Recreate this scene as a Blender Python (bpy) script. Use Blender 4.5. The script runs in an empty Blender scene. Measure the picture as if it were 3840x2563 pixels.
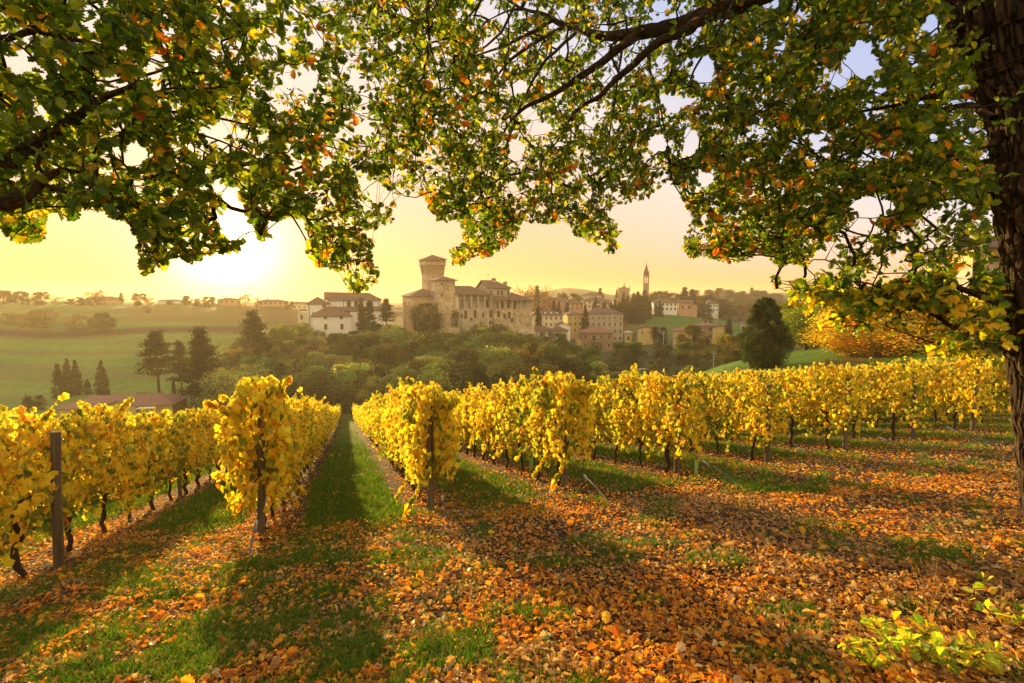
import bpy, math, random
import numpy as np
from mathutils import Vector, Matrix
sc = bpy.context.scene
COL = sc.collection
R = math.radians
# ------------------------------------------------------------------ camera
PITCH = R(4.97)
cam_d = bpy.data.cameras.new('camera'); cam = bpy.data.objects.new('camera', cam_d); COL.objects.link(cam)
cam_d.lens = 18.0; cam_d.sensor_width = 36.0; cam_d.clip_start = .05; cam_d.clip_end = 20000
cam.location = (0, 0, 0); cam.rotation_euler = (math.pi/2 - PITCH, 0, 0)
sc.camera = cam
sc.view_settings.view_transform = 'Standard'; sc.view_settings.look = 'None'
sc.view_settings.exposure = 1.6; sc.view_settings.gamma = 1.0
sc.cycles.use_denoising = True
sc.cycles.max_bounces = 7; sc.cycles.diffuse_bounces = 3; sc.cycles.glossy_bounces = 1
sc.cycles.transmission_bounces = 4; sc.cycles.volume_bounces = 1; sc.cycles.transparent_max_bounces = 8
sc.cycles.sample_clamp_indirect = 6
F = 512.0
def ray(u, v):
    a = (u-512.0)/F; b = (341.5-v)/F
    return (a, math.cos(PITCH)+b*math.sin(PITCH), b*math.cos(PITCH)-math.sin(PITCH))
def P(u, v, Y):
    d = ray(u, v); k = Y/d[1]
    return Vector((d[0]*k, Y, d[2]*k))
def proj(p):
    x, y, z = p[..., 0], p[..., 1], p[..., 2]
    f = y*math.cos(PITCH) - z*math.sin(PITCH); up = y*math.sin(PITCH)+z*math.cos(PITCH)
    f = np.maximum(f, 1e-3)
    return 512+F*x/f, 341.5-F*up/f
# ------------------------------------------------------------------ sun and sky
_d = Vector(ray(226, 250)).normalized()
SUN_AZ = math.atan2(_d.x, _d.y); SUN_EL = math.asin(_d.z)
sun_d = bpy.data.lights.new('sun', 'SUN'); sun = bpy.data.objects.new('sun', sun_d); COL.objects.link(sun)
sun_d.energy = 3.9; sun_d.angle = R(.8); sun_d.color = (1.0, .72, .28)
sun.rotation_euler = _d.to_track_quat('Z', 'Y').to_euler()
sun.location = (-40, 70, 60)
w = bpy.data.worlds.new('World'); sc.world = w; w.use_nodes = True
nt = w.node_tree; N = nt.nodes; L = nt.links; N.clear()
def nd(tree, t, **k):
    n = tree.nodes.new(t)
    for a, b in k.items():
        setattr(n, a, b)
    return n
def mth(tree, op, a, b=None, clamp=False):
    n = tree.nodes.new('ShaderNodeMath'); n.operation = op; n.use_clamp = clamp
    for i, x in enumerate((a, b)):
        if x is None: continue
        if isinstance(x, (int, float)): n.inputs[i].default_value = x
        else: tree.links.new(x, n.inputs[i])
    return n.outputs[0]
def ramp(tree, fac, stops, interp='LINEAR'):
    n = tree.nodes.new('ShaderNodeValToRGB'); n.color_ramp.interpolation = interp
    e = n.color_ramp.elements
    while len(e) < len(stops): e.new(.5)
    for k, (p, c) in enumerate(stops):
        e[k].position = p; e[k].color = (c[0], c[1], c[2], 1)
    tree.links.new(fac, n.inputs[0])
    return n.outputs[0]
def mix(tree, f, a, b, mode='MIX'):
    n = tree.nodes.new('ShaderNodeMix'); n.data_type = 'RGBA'; n.blend_type = mode
    for s, x in ((n.inputs[0], f), (n.inputs[6], a), (n.inputs[7], b)):
        if isinstance(x, (int, float)): s.default_value = x
        elif isinstance(x, tuple): s.default_value = (*x[:3], 1)
        else: tree.links.new(x, s)
    return n.outputs[2]
tc = nd(nt, 'ShaderNodeTexCoord')
nrm = nd(nt, 'ShaderNodeVectorMath', operation='NORMALIZE'); L.new(tc.outputs['Generated'], nrm.inputs[0])
sep = nd(nt, 'ShaderNodeSeparateXYZ'); L.new(nrm.outputs[0], sep.inputs[0])
dot = nd(nt, 'ShaderNodeVectorMath', operation='DOT_PRODUCT'); L.new(nrm.outputs[0], dot.inputs[0]); dot.inputs[1].default_value = tuple(_d)
away = mth(nt, 'SUBTRACT', 1.0, dot.outputs['Value'])
el = mth(nt, 'MAXIMUM', sep.outputs['Z'], 0.0)
# clear dawn air: yellow at the horizon, peach and rose above it, blue overhead; a warm fill is added behind the camera
key = mth(nt, 'MULTIPLY', el, mth(nt, 'ADD', .6, mth(nt, 'MULTIPLY', mth(nt, 'MAXIMUM', mth(nt, 'SUBTRACT', away, .15), 0.0), 3.3)))
grad = ramp(nt, key, [(0.0, (.95, .52, .15)), (.04, (.96, .55, .23)), (.09, (.96, .60, .38)), (.14, (.94, .65, .50)),
                      (.24, (.90, .73, .64)), (.35, (.74, .69, .74)), (.52, (.54, .58, .80)), (1.0, (.38, .46, .76))])
def gexp(scale): return mth(nt, 'POWER', math.e, mth(nt, 'MULTIPLY', away, -1.0/scale))
g1 = gexp(.0032); g2 = gexp(.09)
glow = nd(nt, 'ShaderNodeVectorMath', operation='SCALE'); glow.inputs[0].default_value = (1.0, .93, .75); L.new(mth(nt, 'MULTIPLY', g1, 1.6), glow.inputs['Scale'])
glow2 = nd(nt, 'ShaderNodeVectorMath', operation='SCALE'); glow2.inputs[0].default_value = (1.0, .75, .35); L.new(mth(nt, 'MULTIPLY', g2, .02), glow2.inputs['Scale'])
s1 = nd(nt, 'ShaderNodeVectorMath', operation='ADD'); L.new(glow.outputs[0], s1.inputs[0]); L.new(glow2.outputs[0], s1.inputs[1])
rear = mth(nt, 'MULTIPLY', mth(nt, 'SUBTRACT', away, .75), 2.0, True)
grad = mix(nt, rear, grad, (1.18, .95, .55))  # unseen rear sky made brighter and warmer than dawn to light the vines
s2 = nd(nt, 'ShaderNodeVectorMath', operation='ADD'); L.new(grad, s2.inputs[0]); L.new(s1.outputs[0], s2.inputs[1])
sky = nd(nt, 'ShaderNodeTexSky'); sky.sky_type = 'NISHITA'; sky.sun_disc = False
sky.sun_elevation = SUN_EL; sky.sun_rotation = SUN_AZ; sky.altitude = 200; sky.dust_density = 2.0
bg1 = nd(nt, 'ShaderNodeBackground'); L.new(sky.outputs[0], bg1.inputs[0]); bg1.inputs[1].default_value = .006
bg2 = nd(nt, 'ShaderNodeBackground'); L.new(s2.outputs[0], bg2.inputs[0]); bg2.inputs[1].default_value = .36
ad = nd(nt, 'ShaderNodeAddShader'); L.new(bg1.outputs[0], ad.inputs[0]); L.new(bg2.outputs[0], ad.inputs[1])
out = nd(nt, 'ShaderNodeOutputWorld'); L.new(ad.outputs[0], out.inputs[0])

# ------------------------------------------------------------------ numbers
rng = np.random.default_rng(7)
def smooth(a, b, x): 
    t = np.clip((x-a)/(b-a), 0, 1); return t*t*(3-2*t)
def _hash(ix, iy, iz, seed):
    n = (ix.astype(np.int64)*374761393 + iy.astype(np.int64)*668265263 + iz.astype(np.int64)*2147483647 + seed*974711) & 0xffffffff
    n = ((n ^ (n >> 13))*1274126177) & 0xffffffff
    n = (n ^ (n >> 16)) & 0xffff
    return n/65535.0
def vnoise(x, y, z=0, seed=0):
    x = np.asarray(x, float); y = np.asarray(y, float)+0*x; z = np.asarray(z, float)+0*x
    ix, iy, iz = np.floor(x), np.floor(y), np.floor(z)
    fx, fy, fz = x-ix, y-iy, z-iz
    fx, fy, fz = fx*fx*(3-2*fx), fy*fy*(3-2*fy), fz*fz*(3-2*fz)
    o = 0
    for a in (0, 1):
        for b in (0, 1):
            for c in (0, 1):
                o = o + _hash(ix+a, iy+b, iz+c, seed)*(fx if a else 1-fx)*(fy if b else 1-fy)*(fz if c else 1-fz)
    return o
def fbm(x, y, z=0, seed=0, o=3):
    r = 0; a = .5; t = 0
    for k in range(o):
        r = r+a*vnoise(np.asarray(x)*2**k, np.asarray(y)*2**k, np.asarray(z)*2**k, seed+k); t += a; a *= .5
    return r/t

def voro(x, y, z, seed=0):
    ix, iy, iz = np.floor(x), np.floor(y), np.floor(z); f1 = np.full(x.shape, 9.); f2 = np.full(x.shape, 9.); idv = np.zeros(x.shape)
    for a in (-1, 0, 1):
        for b in (-1, 0, 1):
            for c in (-1, 0, 1):
                jx, jy, jz = ix+a, iy+b, iz+c; h0 = _hash(jx, jy, jz, seed)
                d = np.sqrt((jx+h0-x)**2+(jy+_hash(jx, jy, jz, seed+1)-y)**2+(jz+_hash(jx, jy, jz, seed+2)-z)**2)
                n_ = d < f1; f2 = np.where(n_, f1, np.minimum(f2, d)); idv = np.where(n_, h0, idv); f1 = np.where(n_, d, f1)
    return f1, f2, idv
# ------------------------------------------------------------------ meshes and objects
def npmesh(name, V, faces, mats, cols=None, fmat=None, smooth_=False):
    """faces: list of int arrays (n,k); cols per vertex (n,3); fmat per face."""
    V = np.asarray(V, np.float32); me = bpy.data.meshes.new(name)
    faces = [np.asarray(f, np.int32) for f in (faces if isinstance(faces, list) else [faces]) if len(f)]
    nl = sum(f.size for f in faces); nf = sum(len(f) for f in faces)
    me.vertices.add(len(V)); me.vertices.foreach_set('co', V.ravel())
    me.loops.add(nl); me.loops.foreach_set('vertex_index', np.concatenate([f.ravel() for f in faces]))
    me.polygons.add(nf)
    tot = np.concatenate([np.full(len(f), f.shape[1], np.int32) for f in faces])
    st = np.concatenate([[0], np.cumsum(tot)[:-1]]).astype(np.int32)
    me.polygons.foreach_set('loop_start', st); me.polygons.foreach_set('loop_total', tot)
    for m in (mats if isinstance(mats, (list, tuple)) else [mats]): me.materials.append(m)
    if fmat is not None: me.polygons.foreach_set('material_index', np.asarray(fmat, np.int32))
    me.polygons.foreach_set('use_smooth', np.full(nf, smooth_, bool))
    if cols is not None:
        a = me.attributes.new('Col', 'FLOAT_COLOR', 'POINT')
        c = np.ones((len(V), 4), np.float32); c[:, :3] = cols; a.data.foreach_set('color', c.ravel())
    me.update(); me.validate()
    return me
def link(name, me, parent=None, loc=None, rot=None):
    o = bpy.data.objects.new(name, me); COL.objects.link(o)
    if parent: o.parent = parent
    if loc is not None: o.location = loc
    if rot is not None: o.rotation_euler = rot if hasattr(rot, '__len__') else (0, 0, rot)
    return o
def tag(o, label=None, cat=None, group=None, kind=None):
    if label: o['label'] = label
    if cat: o['category'] = cat
    if group: o['group'] = group
    if kind: o['kind'] = kind
    return o
def thing(name, loc, label, cat, group=None, rot=0):
    o = bpy.data.objects.new(name, None); COL.objects.link(o); o.location = loc; o.rotation_euler = (0, 0, rot)
    o.empty_display_size = .3
    return tag(o, label, cat, group)
ORD = ['first','second','third','fourth','fifth','sixth','seventh','eighth','ninth','tenth','eleventh','twelfth','thirteenth','fourteenth','fifteenth','sixteenth','seventeenth','eighteenth','nineteenth']
TENS = ['','','twenty','thirty','forty','fifty','sixty','seventy','eighty','ninety']
def ordw(i):   # 1-based
    if i <= 19: return ORD[i-1]
    if i >= 100: return 'hundred-and-'+ordw(i-100) if i > 100 else 'hundredth'
    t, r = divmod(i, 10)
    return (TENS[t][:-1]+'ieth') if r == 0 else TENS[t]+'-'+ORD[r-1]

class MB:
    def __init__(s): s.v = []; s.f = {}; s.m = {}; s.n = 0; s.c = []
    def add(s, V, faces, mat=0, col=None):
        V = np.asarray(V, float).reshape(-1, 3)
        for f in (faces if isinstance(faces, list) and len(faces) and isinstance(faces[0], np.ndarray) and faces[0].ndim == 2 else [np.asarray(faces)]):
            f = np.asarray(f)
            s.f.setdefault(f.shape[1], []).append(f+s.n); s.m.setdefault(f.shape[1], []).append(np.full(len(f), mat))
        s.v.append(V); s.n += len(V)
        s.c.append(np.tile(np.asarray(col if col is not None else (1, 1, 1), float), (len(V), 1)) if col is None or np.ndim(col) == 1 else np.asarray(col))
        return s
    def poly(s, pts, mat=0): return s.add(pts, np.arange(len(pts))[None], mat)
    def box(s, x0, x1, y0, y1, z0, z1, mat=0):
        V = [(x0,y0,z0),(x1,y0,z0),(x1,y1,z0),(x0,y1,z0),(x0,y0,z1),(x1,y0,z1),(x1,y1,z1),(x0,y1,z1)]
        return s.add(V, np.array([(0,3,2,1),(4,5,6,7),(0,1,5,4),(1,2,6,5),(2,3,7,6),(3,0,4,7)]), mat)
    def frustum(s, b, t, mat=0):   # two quads bottom and top (4 points each)
        return s.add(list(b)+list(t), np.array([(0,3,2,1),(4,5,6,7),(0,1,5,4),(1,2,6,5),(2,3,7,6),(3,0,4,7)]), mat)
    def tube(s, path, rad, sides=6, mat=0, caps=True, col=None):
        V, Fq = tube(path, rad, sides); s.add(V, Fq, mat, col)
        if caps and sides > 2:
            n = len(V)//sides
            s.f.setdefault(sides, []).append(np.array([list(range(sides))[::-1], list(range((n-1)*sides, n*sides))])+s.n-len(V)); s.m.setdefault(sides, []).append(np.full(2, mat))
        return s
    def mesh(s, name, mats, cols=False, smooth_=False):
        ks = sorted(s.f)
        return npmesh(name, np.concatenate(s.v), [np.concatenate(s.f[k]) for k in ks], mats, np.concatenate(s.c) if cols else None,
                      np.concatenate([np.concatenate(s.m[k]) for k in ks]), smooth_)
    def obj(s, name, mats, parent=None, loc=None, rot=None, cols=False, smooth_=False):
        return link(name, s.mesh(name, mats, cols, smooth_), parent, loc, rot)
def tube(path, rad, sides=6):
    path = np.asarray(path, float); n = len(path); rad = np.broadcast_to(np.asarray(rad, float), (n,))
    t = np.gradient(path, axis=0); t /= np.linalg.norm(t, axis=1)[:, None]+1e-9
    ref = np.where(np.abs(t[:, 2:3]) > .9, np.array([[1., 0, 0]]), np.array([[0, 0, 1.]]))
    a = np.cross(t, np.broadcast_to(ref[n//2:n//2+1], t.shape)); a /= np.linalg.norm(a, axis=1)[:, None]+1e-9
    b = np.cross(t, a)
    th = np.arange(sides)*2*math.pi/sides
    V = path[:, None]+rad[:, None, None]*(a[:, None]*np.cos(th)[None, :, None]+b[:, None]*np.sin(th)[None, :, None])
    i = np.arange(n-1)[:, None]*sides; j = np.arange(sides)[None]; j2 = (j+1) % sides
    Fq = np.stack([i+j, i+j2, i+sides+j2, i+sides+j], -1).reshape(-1, 4)
    return V.reshape(-1, 3), Fq
def tubes_batch(A, B, ra, rb, sides=4):
    """many straight segments at once: (n,3),(n,3)"""
    t = B-A; t = t/(np.linalg.norm(t, axis=1)[:, None]+1e-9)
    ref = np.where(np.abs(t[:, 2:3]) > .8, np.array([[1., 0, 0]]), np.array([[0, 0, 1.]]))
    a = np.cross(t, ref); a /= np.linalg.norm(a, axis=1)[:, None]+1e-9; b = np.cross(t, a)
    th = np.arange(sides)*2*math.pi/sides
    off = a[:, None]*np.cos(th)[None, :, None]+b[:, None]*np.sin(th)[None, :, None]
    V = np.concatenate([A[:, None]+off*ra[:, None, None], B[:, None]+off*rb[:, None, None]], 1)
    j = np.arange(sides); j2 = (j+1) % sides
    q = np.stack([j, j2, sides+j2, sides+j], -1)
    Fq = (np.arange(len(A))[:, None, None]*2*sides+q[None]).reshape(-1, 4)
    return V.reshape(-1, 3), Fq
# leaves: template = (verts (k,3), list of faces) stamped on frames
def half(pts):
    up = [(x, y, 0) for x, y in pts]; n = len(pts)
    mid = [(0, pts[0][1], 0), (0, pts[-1][1], 0)]
    return n
def leaf_template(pts, fold=.35, curl=.0):
    """pts: half outline from base (0,0) to tip (0,1) -> two mirrored n-gons sharing the midrib"""
    n = len(pts); V = []
    for x, y in pts: V.append((x, y, abs(x)*fold-curl*y*y))
    for x, y in pts[1:-1]: V.append((-x, y, abs(x)*fold-curl*y*y))
    f1 = list(range(n))
    f2 = [0]+list(range(n, 2*n-2))+[n-1]
    return np.array(V), np.array([f1, f2[::-1]])
OAK = [(0, 0), (.03, .10), (.13, .13), (.19, .19), (.15, .26), (.10, .30), (.22, .32), (.30, .39), (.27, .46), (.17, .49), (.30, .53), (.37, .61), (.33, .69), (.20, .71), (.29, .78), (.28, .86), (.20, .89), (.13, .89), (.11, .96), (0, 1)]
OAK_LITTLE = [(0, 0), (.2, .22), (.13, .35), (.36, .6), (.2, .78), (0, 1)]
VINE = [(0, .02), (.15, -.12), (.36, -.10), (.48, .08), (.43, .26), (.52, .42), (.45, .58), (.26, .66), (.17, .84), (0, .97)]
VINE_LITTLE = [(0, 0), (.42, .05), (.5, .5), (.16, .75), (0, 1)]
DIAMOND = [(0, 0), (.36, .45), (0, 1)]
def stamp(tmpl, pos, tip, nrm_, size, bend=None):
    V, Fa = tmpl; n = len(pos)
    tip = tip/(np.linalg.norm(tip, axis=1)[:, None]+1e-9)
    nn = nrm_-tip*(nrm_*tip).sum(1)[:, None]; nn /= np.linalg.norm(nn, axis=1)[:, None]+1e-9
    sd = np.cross(tip, nn)
    W = pos[:, None]+size[:, None, None]*(sd[:, None]*V[None, :, 0:1]+tip[:, None]*V[None, :, 1:2]+nn[:, None]*V[None, :, 2:3])
    Fo = (np.arange(n)[:, None, None]*len(V)+Fa[None]).reshape(-1, Fa.shape[1])
    return W.reshape(-1, 3), Fo
def unit(n, r=rng):
    v = r.normal(size=(n, 3)); return v/np.linalg.norm(v, axis=1)[:, None]
def pick(pal, n, r=rng, jit=.12):
    """palette: list of (weight, rgb)"""
    w_ = np.array([p[0] for p in pal], float); w_ /= w_.sum()
    c = np.array([p[1] for p in pal])[r.choice(len(pal), n, p=w_)]
    return np.clip(c*(1+jit*r.normal(size=(n, 1)))*(1+.05*r.normal(size=(n, 3))), .004, .95)

# ------------------------------------------------------------------ materials
def newmat(name):
    m = bpy.data.materials.new(name); m.use_nodes = True; t = m.node_tree; t.nodes.clear()
    o = t.nodes.new('ShaderNodeOutputMaterial'); return m, t, o
def leafmat(name, trans=.5, rough=.5, tint=(1.15, 1.05, .5), spec=.3, objcol=False):
    m, t, o = newmat(name)
    a = nd(t, 'ShaderNodeAttribute', attribute_name='Col'); c = a.outputs['Color']
    if objcol:
        oi = nd(t, 'ShaderNodeObjectInfo'); c = mix(t, 1.0, c, oi.outputs['Color'], 'MULTIPLY')
    p = nd(t, 'ShaderNodeBsdfPrincipled'); t.links.new(c, p.inputs['Base Color']); p.inputs['Roughness'].default_value = rough
    p.inputs['Specular IOR Level'].default_value = spec
    tr = nd(t, 'ShaderNodeBsdfTranslucent'); t.links.new(mix(t, 1.0, c, tint, 'MULTIPLY'), tr.inputs[0])
    mx = nd(t, 'ShaderNodeMixShader'); mx.inputs[0].default_value = trans
    t.links.new(p.outputs[0], mx.inputs[1]); t.links.new(tr.outputs[0], mx.inputs[2]); t.links.new(mx.outputs[0], o.inputs[0])
    return m
def solid(name, c1, c2=None, scale=3.0, rough=.85, bump=0.0, bscale=None, detail=5, spec=.2, stretch=None, c3=None, metal=0, gen=False):
    m, t, o = newmat(name)
    p = nd(t, 'ShaderNodeBsdfPrincipled'); p.inputs['Roughness'].default_value = rough; p.inputs['Specular IOR Level'].default_value = spec
    p.inputs['Metallic'].default_value = metal
    c2 = c2 or tuple(x*.7 for x in c1)
    g = nd(t, 'ShaderNodeTexCoord'); vec = g.outputs['Object']
    if stretch:
        mp = nd(t, 'ShaderNodeMapping'); mp.inputs['Scale'].default_value = stretch; t.links.new(vec, mp.inputs[0]); vec = mp.outputs[0]
    n = nd(t, 'ShaderNodeTexNoise'); n.inputs['Scale'].default_value = scale; n.inputs['Detail'].default_value = detail; n.inputs['Roughness'].default_value = .65
    t.links.new(vec, n.inputs['Vector'])
    stops = [(.32, c1), (.68, c2)] if c3 is None else [(.3, c1), (.5, c2), (.7, c3)]
    t.links.new(ramp(t, n.outputs['Fac'], stops), p.inputs['Base Color'])
    if bump:
        b = nd(t, 'ShaderNodeBump'); b.inputs['Strength'].default_value = bump
        n2 = nd(t, 'ShaderNodeTexNoise'); n2.inputs['Scale'].default_value = bscale or scale*4; n2.inputs['Detail'].default_value = 6; t.links.new(vec, n2.inputs['Vector'])
        t.links.new(n2.outputs['Fac'], b.inputs['Height']); t.links.new(b.outputs[0], p.inputs['Normal'])
    t.links.new(p.outputs[0], o.inputs[0]); return m

# ------------------------------------------------------------------ terrain
SA, CA = math.sin(R(18.2)), math.cos(R(18.2))
def NS(x, y): return x*CA+y*SA, -x*SA+y*CA        # across the rows, along the rows
def XY(n, s): return n*CA-s*SA, n*SA+s*CA
PROF = {   # picture column -> (depth, height) of the ground; nearer than the first depth it is the vineyard slope
 -200: [(55,-19),(90,-22),(120,-24),(200,-17),(240,-15),(300,-8),(350,-4),(420,-4),(700,-20)],
 0: [(80,-23.5),(100,-27),(130,-28),(150,-27),(200,-21.6),(240,-14.5),(300,-7.6),(350,-3.5),(420,-3),(700,-22)],
 200: [(85,-23.5),(100,-27),(130,-28),(150,-27.5),(200,-21.8),(240,-16.5),(300,-10),(350,-4.5),(400,-4),(430,-4.5),(700,-20)],
 300: [(95,-22.5),(110,-27),(125,-28.0),(150,-25),(185,-17),(230,-14),(300,-12),(380,-6),(420,-6),(700,-20)],
 344: [(98,-22.5),(110,-27),(125,-28.0),(150,-22),(185,-13),(230,-12),(300,-14),(400,-6),(450,-6),(700,-20)],
 430: [(90,-21),(110,-26),(125,-26.5),(150,-21),(183,-13),(225,-12),(300,-15),(500,-10),(700,-14)],
 530: [(80,-18.8),(100,-22),(130,-24.5),(180,-21),(205,-15),(230,-16),(260,-22),(340,-14),(450,-9),(600,-8)],
 600: [(65,-14.5),(90,-19),(130,-23.5),(250,-23),(300,-17),(350,-11),(450,-9.5),(700,-12)],
 660: [(60,-12.8),(80,-15),(120,-22),(220,-21.5),(260,-20),(335,-9.7),(450,-9),(700,-12)],
 720: [(42,-8.9),(56,-7.8),(75,-9.8),(110,-18),(130,-20),(220,-18.2),(260,-17),(340,-14),(400,-16),(700,-16)],
 763: [(38,-7.9),(58,-7.4),(75,-8.3),(110,-16),(160,-20),(250,-20),(400,-18),(700,-14)],
 860: [(36,-7.2),(55,-5.4),(80,-6),(120,-12),(200,-15),(400,-16),(700,-14)],
 1000: [(30,-6.0),(42,-4.4),(60,-2.9),(80,-2.5),(120,-4),(300,-10),(700,-14)],
 1250: [(24,-6.0),(42,-3.8),(60,-2.5),(80,-2.0),(120,-3),(300,-10),(700,-14)],
}
AZ = np.arange(-180, 180.01, .75); LD = np.linspace(math.log(.5), math.log(6000), 340)
def plane(s): 
    s = np.asarray(s, float); s = np.where(s < -6, -6-6*(1-np.exp(np.minimum((s+6)/6, 0))), s)
    return -1.88-.213*s
def _build():
    d = np.exp(LD); us = sorted(PROF); prof = []; azs = []
    for u in us:
        t = (u-512)/F; az = math.degrees(math.atan(t)); azs.append(az); c = math.cos(math.radians(az))
        pr = PROF[u]; dd = np.array([p[0] for p in pr])/c; zz = np.array([p[1] for p in pr])
        dd = np.append(dd, [1200, 6000]); zz = np.append(zz, [-22, -30])
        x = d*math.sin(math.radians(az)); y = d*c; n, s = NS(x, y)
        z = np.interp(d, dd, zz); pl = plane(s)
        w_ = smooth(dd[0]*.8, dd[0], d)
        prof.append((z-pl)*np.where(d < dd[0], w_, 1.0)*1.0 if False else np.where(d < dd[0], np.interp(d, [dd[0]*.55, dd[0]], [0, zz[0]-np.interp(dd[0], d, pl)])*smooth(dd[0]*.55, dd[0], d), z-pl))
    prof = np.array(prof); azs = np.array(azs)
    # outside the picture keep absolute heights of the edge profile
    out = np.zeros((len(AZ), len(d)))
    x = np.sin(np.radians(AZ))[:, None]*d; y = np.cos(np.radians(AZ))[:, None]*d; n, s = NS(x, y)
    absz = []
    for k, a in enumerate(azs):
        xx = d*math.sin(math.radians(a)); yy = d*math.cos(math.radians(a)); absz.append(prof[k]+plane(NS(xx, yy)[1]))
    absz = np.array(absz)
    for i, a in enumerate(AZ):
        if a <= azs[0]: z = absz[0]
        elif a >= azs[-1]: z = absz[-1]
        else:
            k = np.searchsorted(azs, a)-1; t = (a-azs[k])/(azs[k+1]-azs[k]); t = t*t*(3-2*t)*.6+t*.4; z = absz[k]*(1-t)+absz[k+1]*t
        dif = z-plane(s[i])
        if a <= azs[0] or a >= azs[-1]: dif = dif*smooth(18, 45, d)
        if abs(a) > 100: dif = (-3-plane(s[i]))*smooth(15, 60, d)
        out[i] = dif
    k1 = np.exp(-.5*(np.arange(-6, 7)/2.2)**2); k1 /= k1.sum()
    out = np.apply_along_axis(lambda v: np.convolve(np.pad(v, 6, mode='edge'), k1, 'valid'), 1, out)
    out = np.apply_along_axis(lambda v: np.convolve(np.pad(v, 6, mode='wrap'), k1, 'valid'), 0, out)
    return out
_T = _build()
def H(x, y, rough=True):
    x = np.asarray(x, float); y = np.asarray(y, float); d = np.maximum(np.hypot(x, y), .5); az = np.degrees(np.arctan2(x, y))
    i = (az+180)/.75; j = (np.log(d)-LD[0])/(LD[1]-LD[0])
    i0 = np.clip(np.floor(i).astype(int), 0, len(AZ)-2); j0 = np.clip(np.floor(j).astype(int), 0, len(LD)-2); a = i-i0; b = np.clip(j-j0, 0, 1)
    D = _T[i0, j0]*(1-a)*(1-b)+_T[i0+1, j0]*a*(1-b)+_T[i0, j0+1]*(1-a)*b+_T[i0+1, j0+1]*a*b
    z = plane(NS(x, y)[1])+D
    if rough:
        z = z+.10*(fbm(x*.5, y*.5, 0, 3)-.5)*smooth(1, 4, d)+.05*(fbm(x*3, y*3, 0, 5)-.5)+(fbm(x*.05, y*.05, 0, 9)-.5)*1.6*smooth(60, 160, d)
    return z
def hz(x, y): return float(H(np.array([x]), np.array([y]))[0])
def G(u, Y, dz=0):
    """ground point under picture column u at depth Y"""
    x = (u-512)/F*Y
    z = hz(x, Y)
    f = Y*math.cos(PITCH)-z*math.sin(PITCH); x = (u-512)/F*f
    return Vector((x, Y, hz(x, Y)+dz))
# rows: end distance s0 per row; row 2 is the one on the oak side of the grass lane
def row_n(k): return 1.36+2.66*(k-2)
S0 = {-3: 6.5, -2: 6.8, -1: 7.2, 0: 8.46, 1: 8.56, 2: 8.6, 3: 8.97, 4: 9.07, 5: 9.27, 6: 9.43, 7: 9.6, 8: 9.7}
def row_s0(k): return S0.get(k, 9.7+.12*(k-8))
def vine_ymax(u): return np.interp(u, [0, 480, 560, 600, 660, 720, 800, 900, 1024], [94, 92, 74, 62, 54, 44, 38, 35, 33])
def grass_amount(x, y):
    """1 in the grass lanes, 0 under the vines; patchy on the headland"""
    n, s = NS(x, y); q = (n-1.36)/2.66; fr = np.abs(q-np.round(q))*2.66
    lane = smooth(.35, .7, fr+.35*(fbm(x*1.3, y*1.3, 0, 21)-.5))
    leftg = smooth(3.0, -1.0, n)*.30
    head = leftg*smooth(.3, .6, fbm(x*2.2, y*2.2, 0, 36, 3))*1.6+smooth(.50, .66, .4*fbm(x*.7, y*.7, 0, 33, 3)+.6*fbm(x*2.6, y*2.6, 0, 34, 3))*.62
    w_ = smooth(7.0, 9.6, s+2.5*(fbm(x*.4, y*.4, 0, 8)-.5)); 
    lane2 = lane*(.42+.50*smooth(8, 15, s))*(.6+.8*fbm(x*2, y*2, 0, 35, 3))
    lane2 = np.where((n > -1.3) & (n < 1.36), np.maximum(lane2, lane*.95), lane2)
    return np.clip(head, 0, 1)*(1-w_)+lane2*w_
# terrain mesh
az = np.concatenate([np.arange(-180, -54, 4), np.arange(-54, 54, .3), np.arange(54, 180, 4)])
dd = np.concatenate([np.linspace(.6, 2.4, 5), np.linspace(2.6, 14, 140), 14*np.power(122, np.linspace(0.004, 1, 330))])
AZm, Dm = np.meshgrid(np.radians(az), dd, indexing='ij'); X = np.sin(AZm)*Dm; Y = np.cos(AZm)*Dm
Z = H(X.ravel(), Y.ravel()).reshape(X.shape)
na, nd_ = X.shape
idx = np.arange(na*nd_).reshape(na, nd_); i2 = np.roll(idx, -1, 0)
Fq = np.stack([idx[:, :-1], i2[:, :-1], i2[:, 1:], idx[:, 1:]], -1).reshape(-1, 4)
V = np.stack([X, Y, Z], -1).reshape(-1, 3)
V = np.concatenate([V, [[0, 0, hz(.01, .01)]]]); Ft = np.stack([i2[:, 0], idx[:, 0], np.full(na, na*nd_)], -1)
x, y = V[:, 0], V[:, 1]; d = np.hypot(x, y); u = 512+F*x/np.maximum(y, .1)
nz = fbm(x*.03, y*.03, 0, 2, 4); nz2 = fbm(x*.3, y*.3, 0, 4, 4)
def lerp(a, b, t): return a+(b-a)*t[:, None]
C = np.zeros((len(V), 3))
ga = grass_amount(x, y)
soil = lerp(np.array([.045, .028, .016]), np.array([.11, .062, .028]), nz2); gr = lerp(np.array([.05, .085, .012]), np.array([.12, .15, .02]), nz2)
C[:] = lerp(soil, gr, ga)
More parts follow.
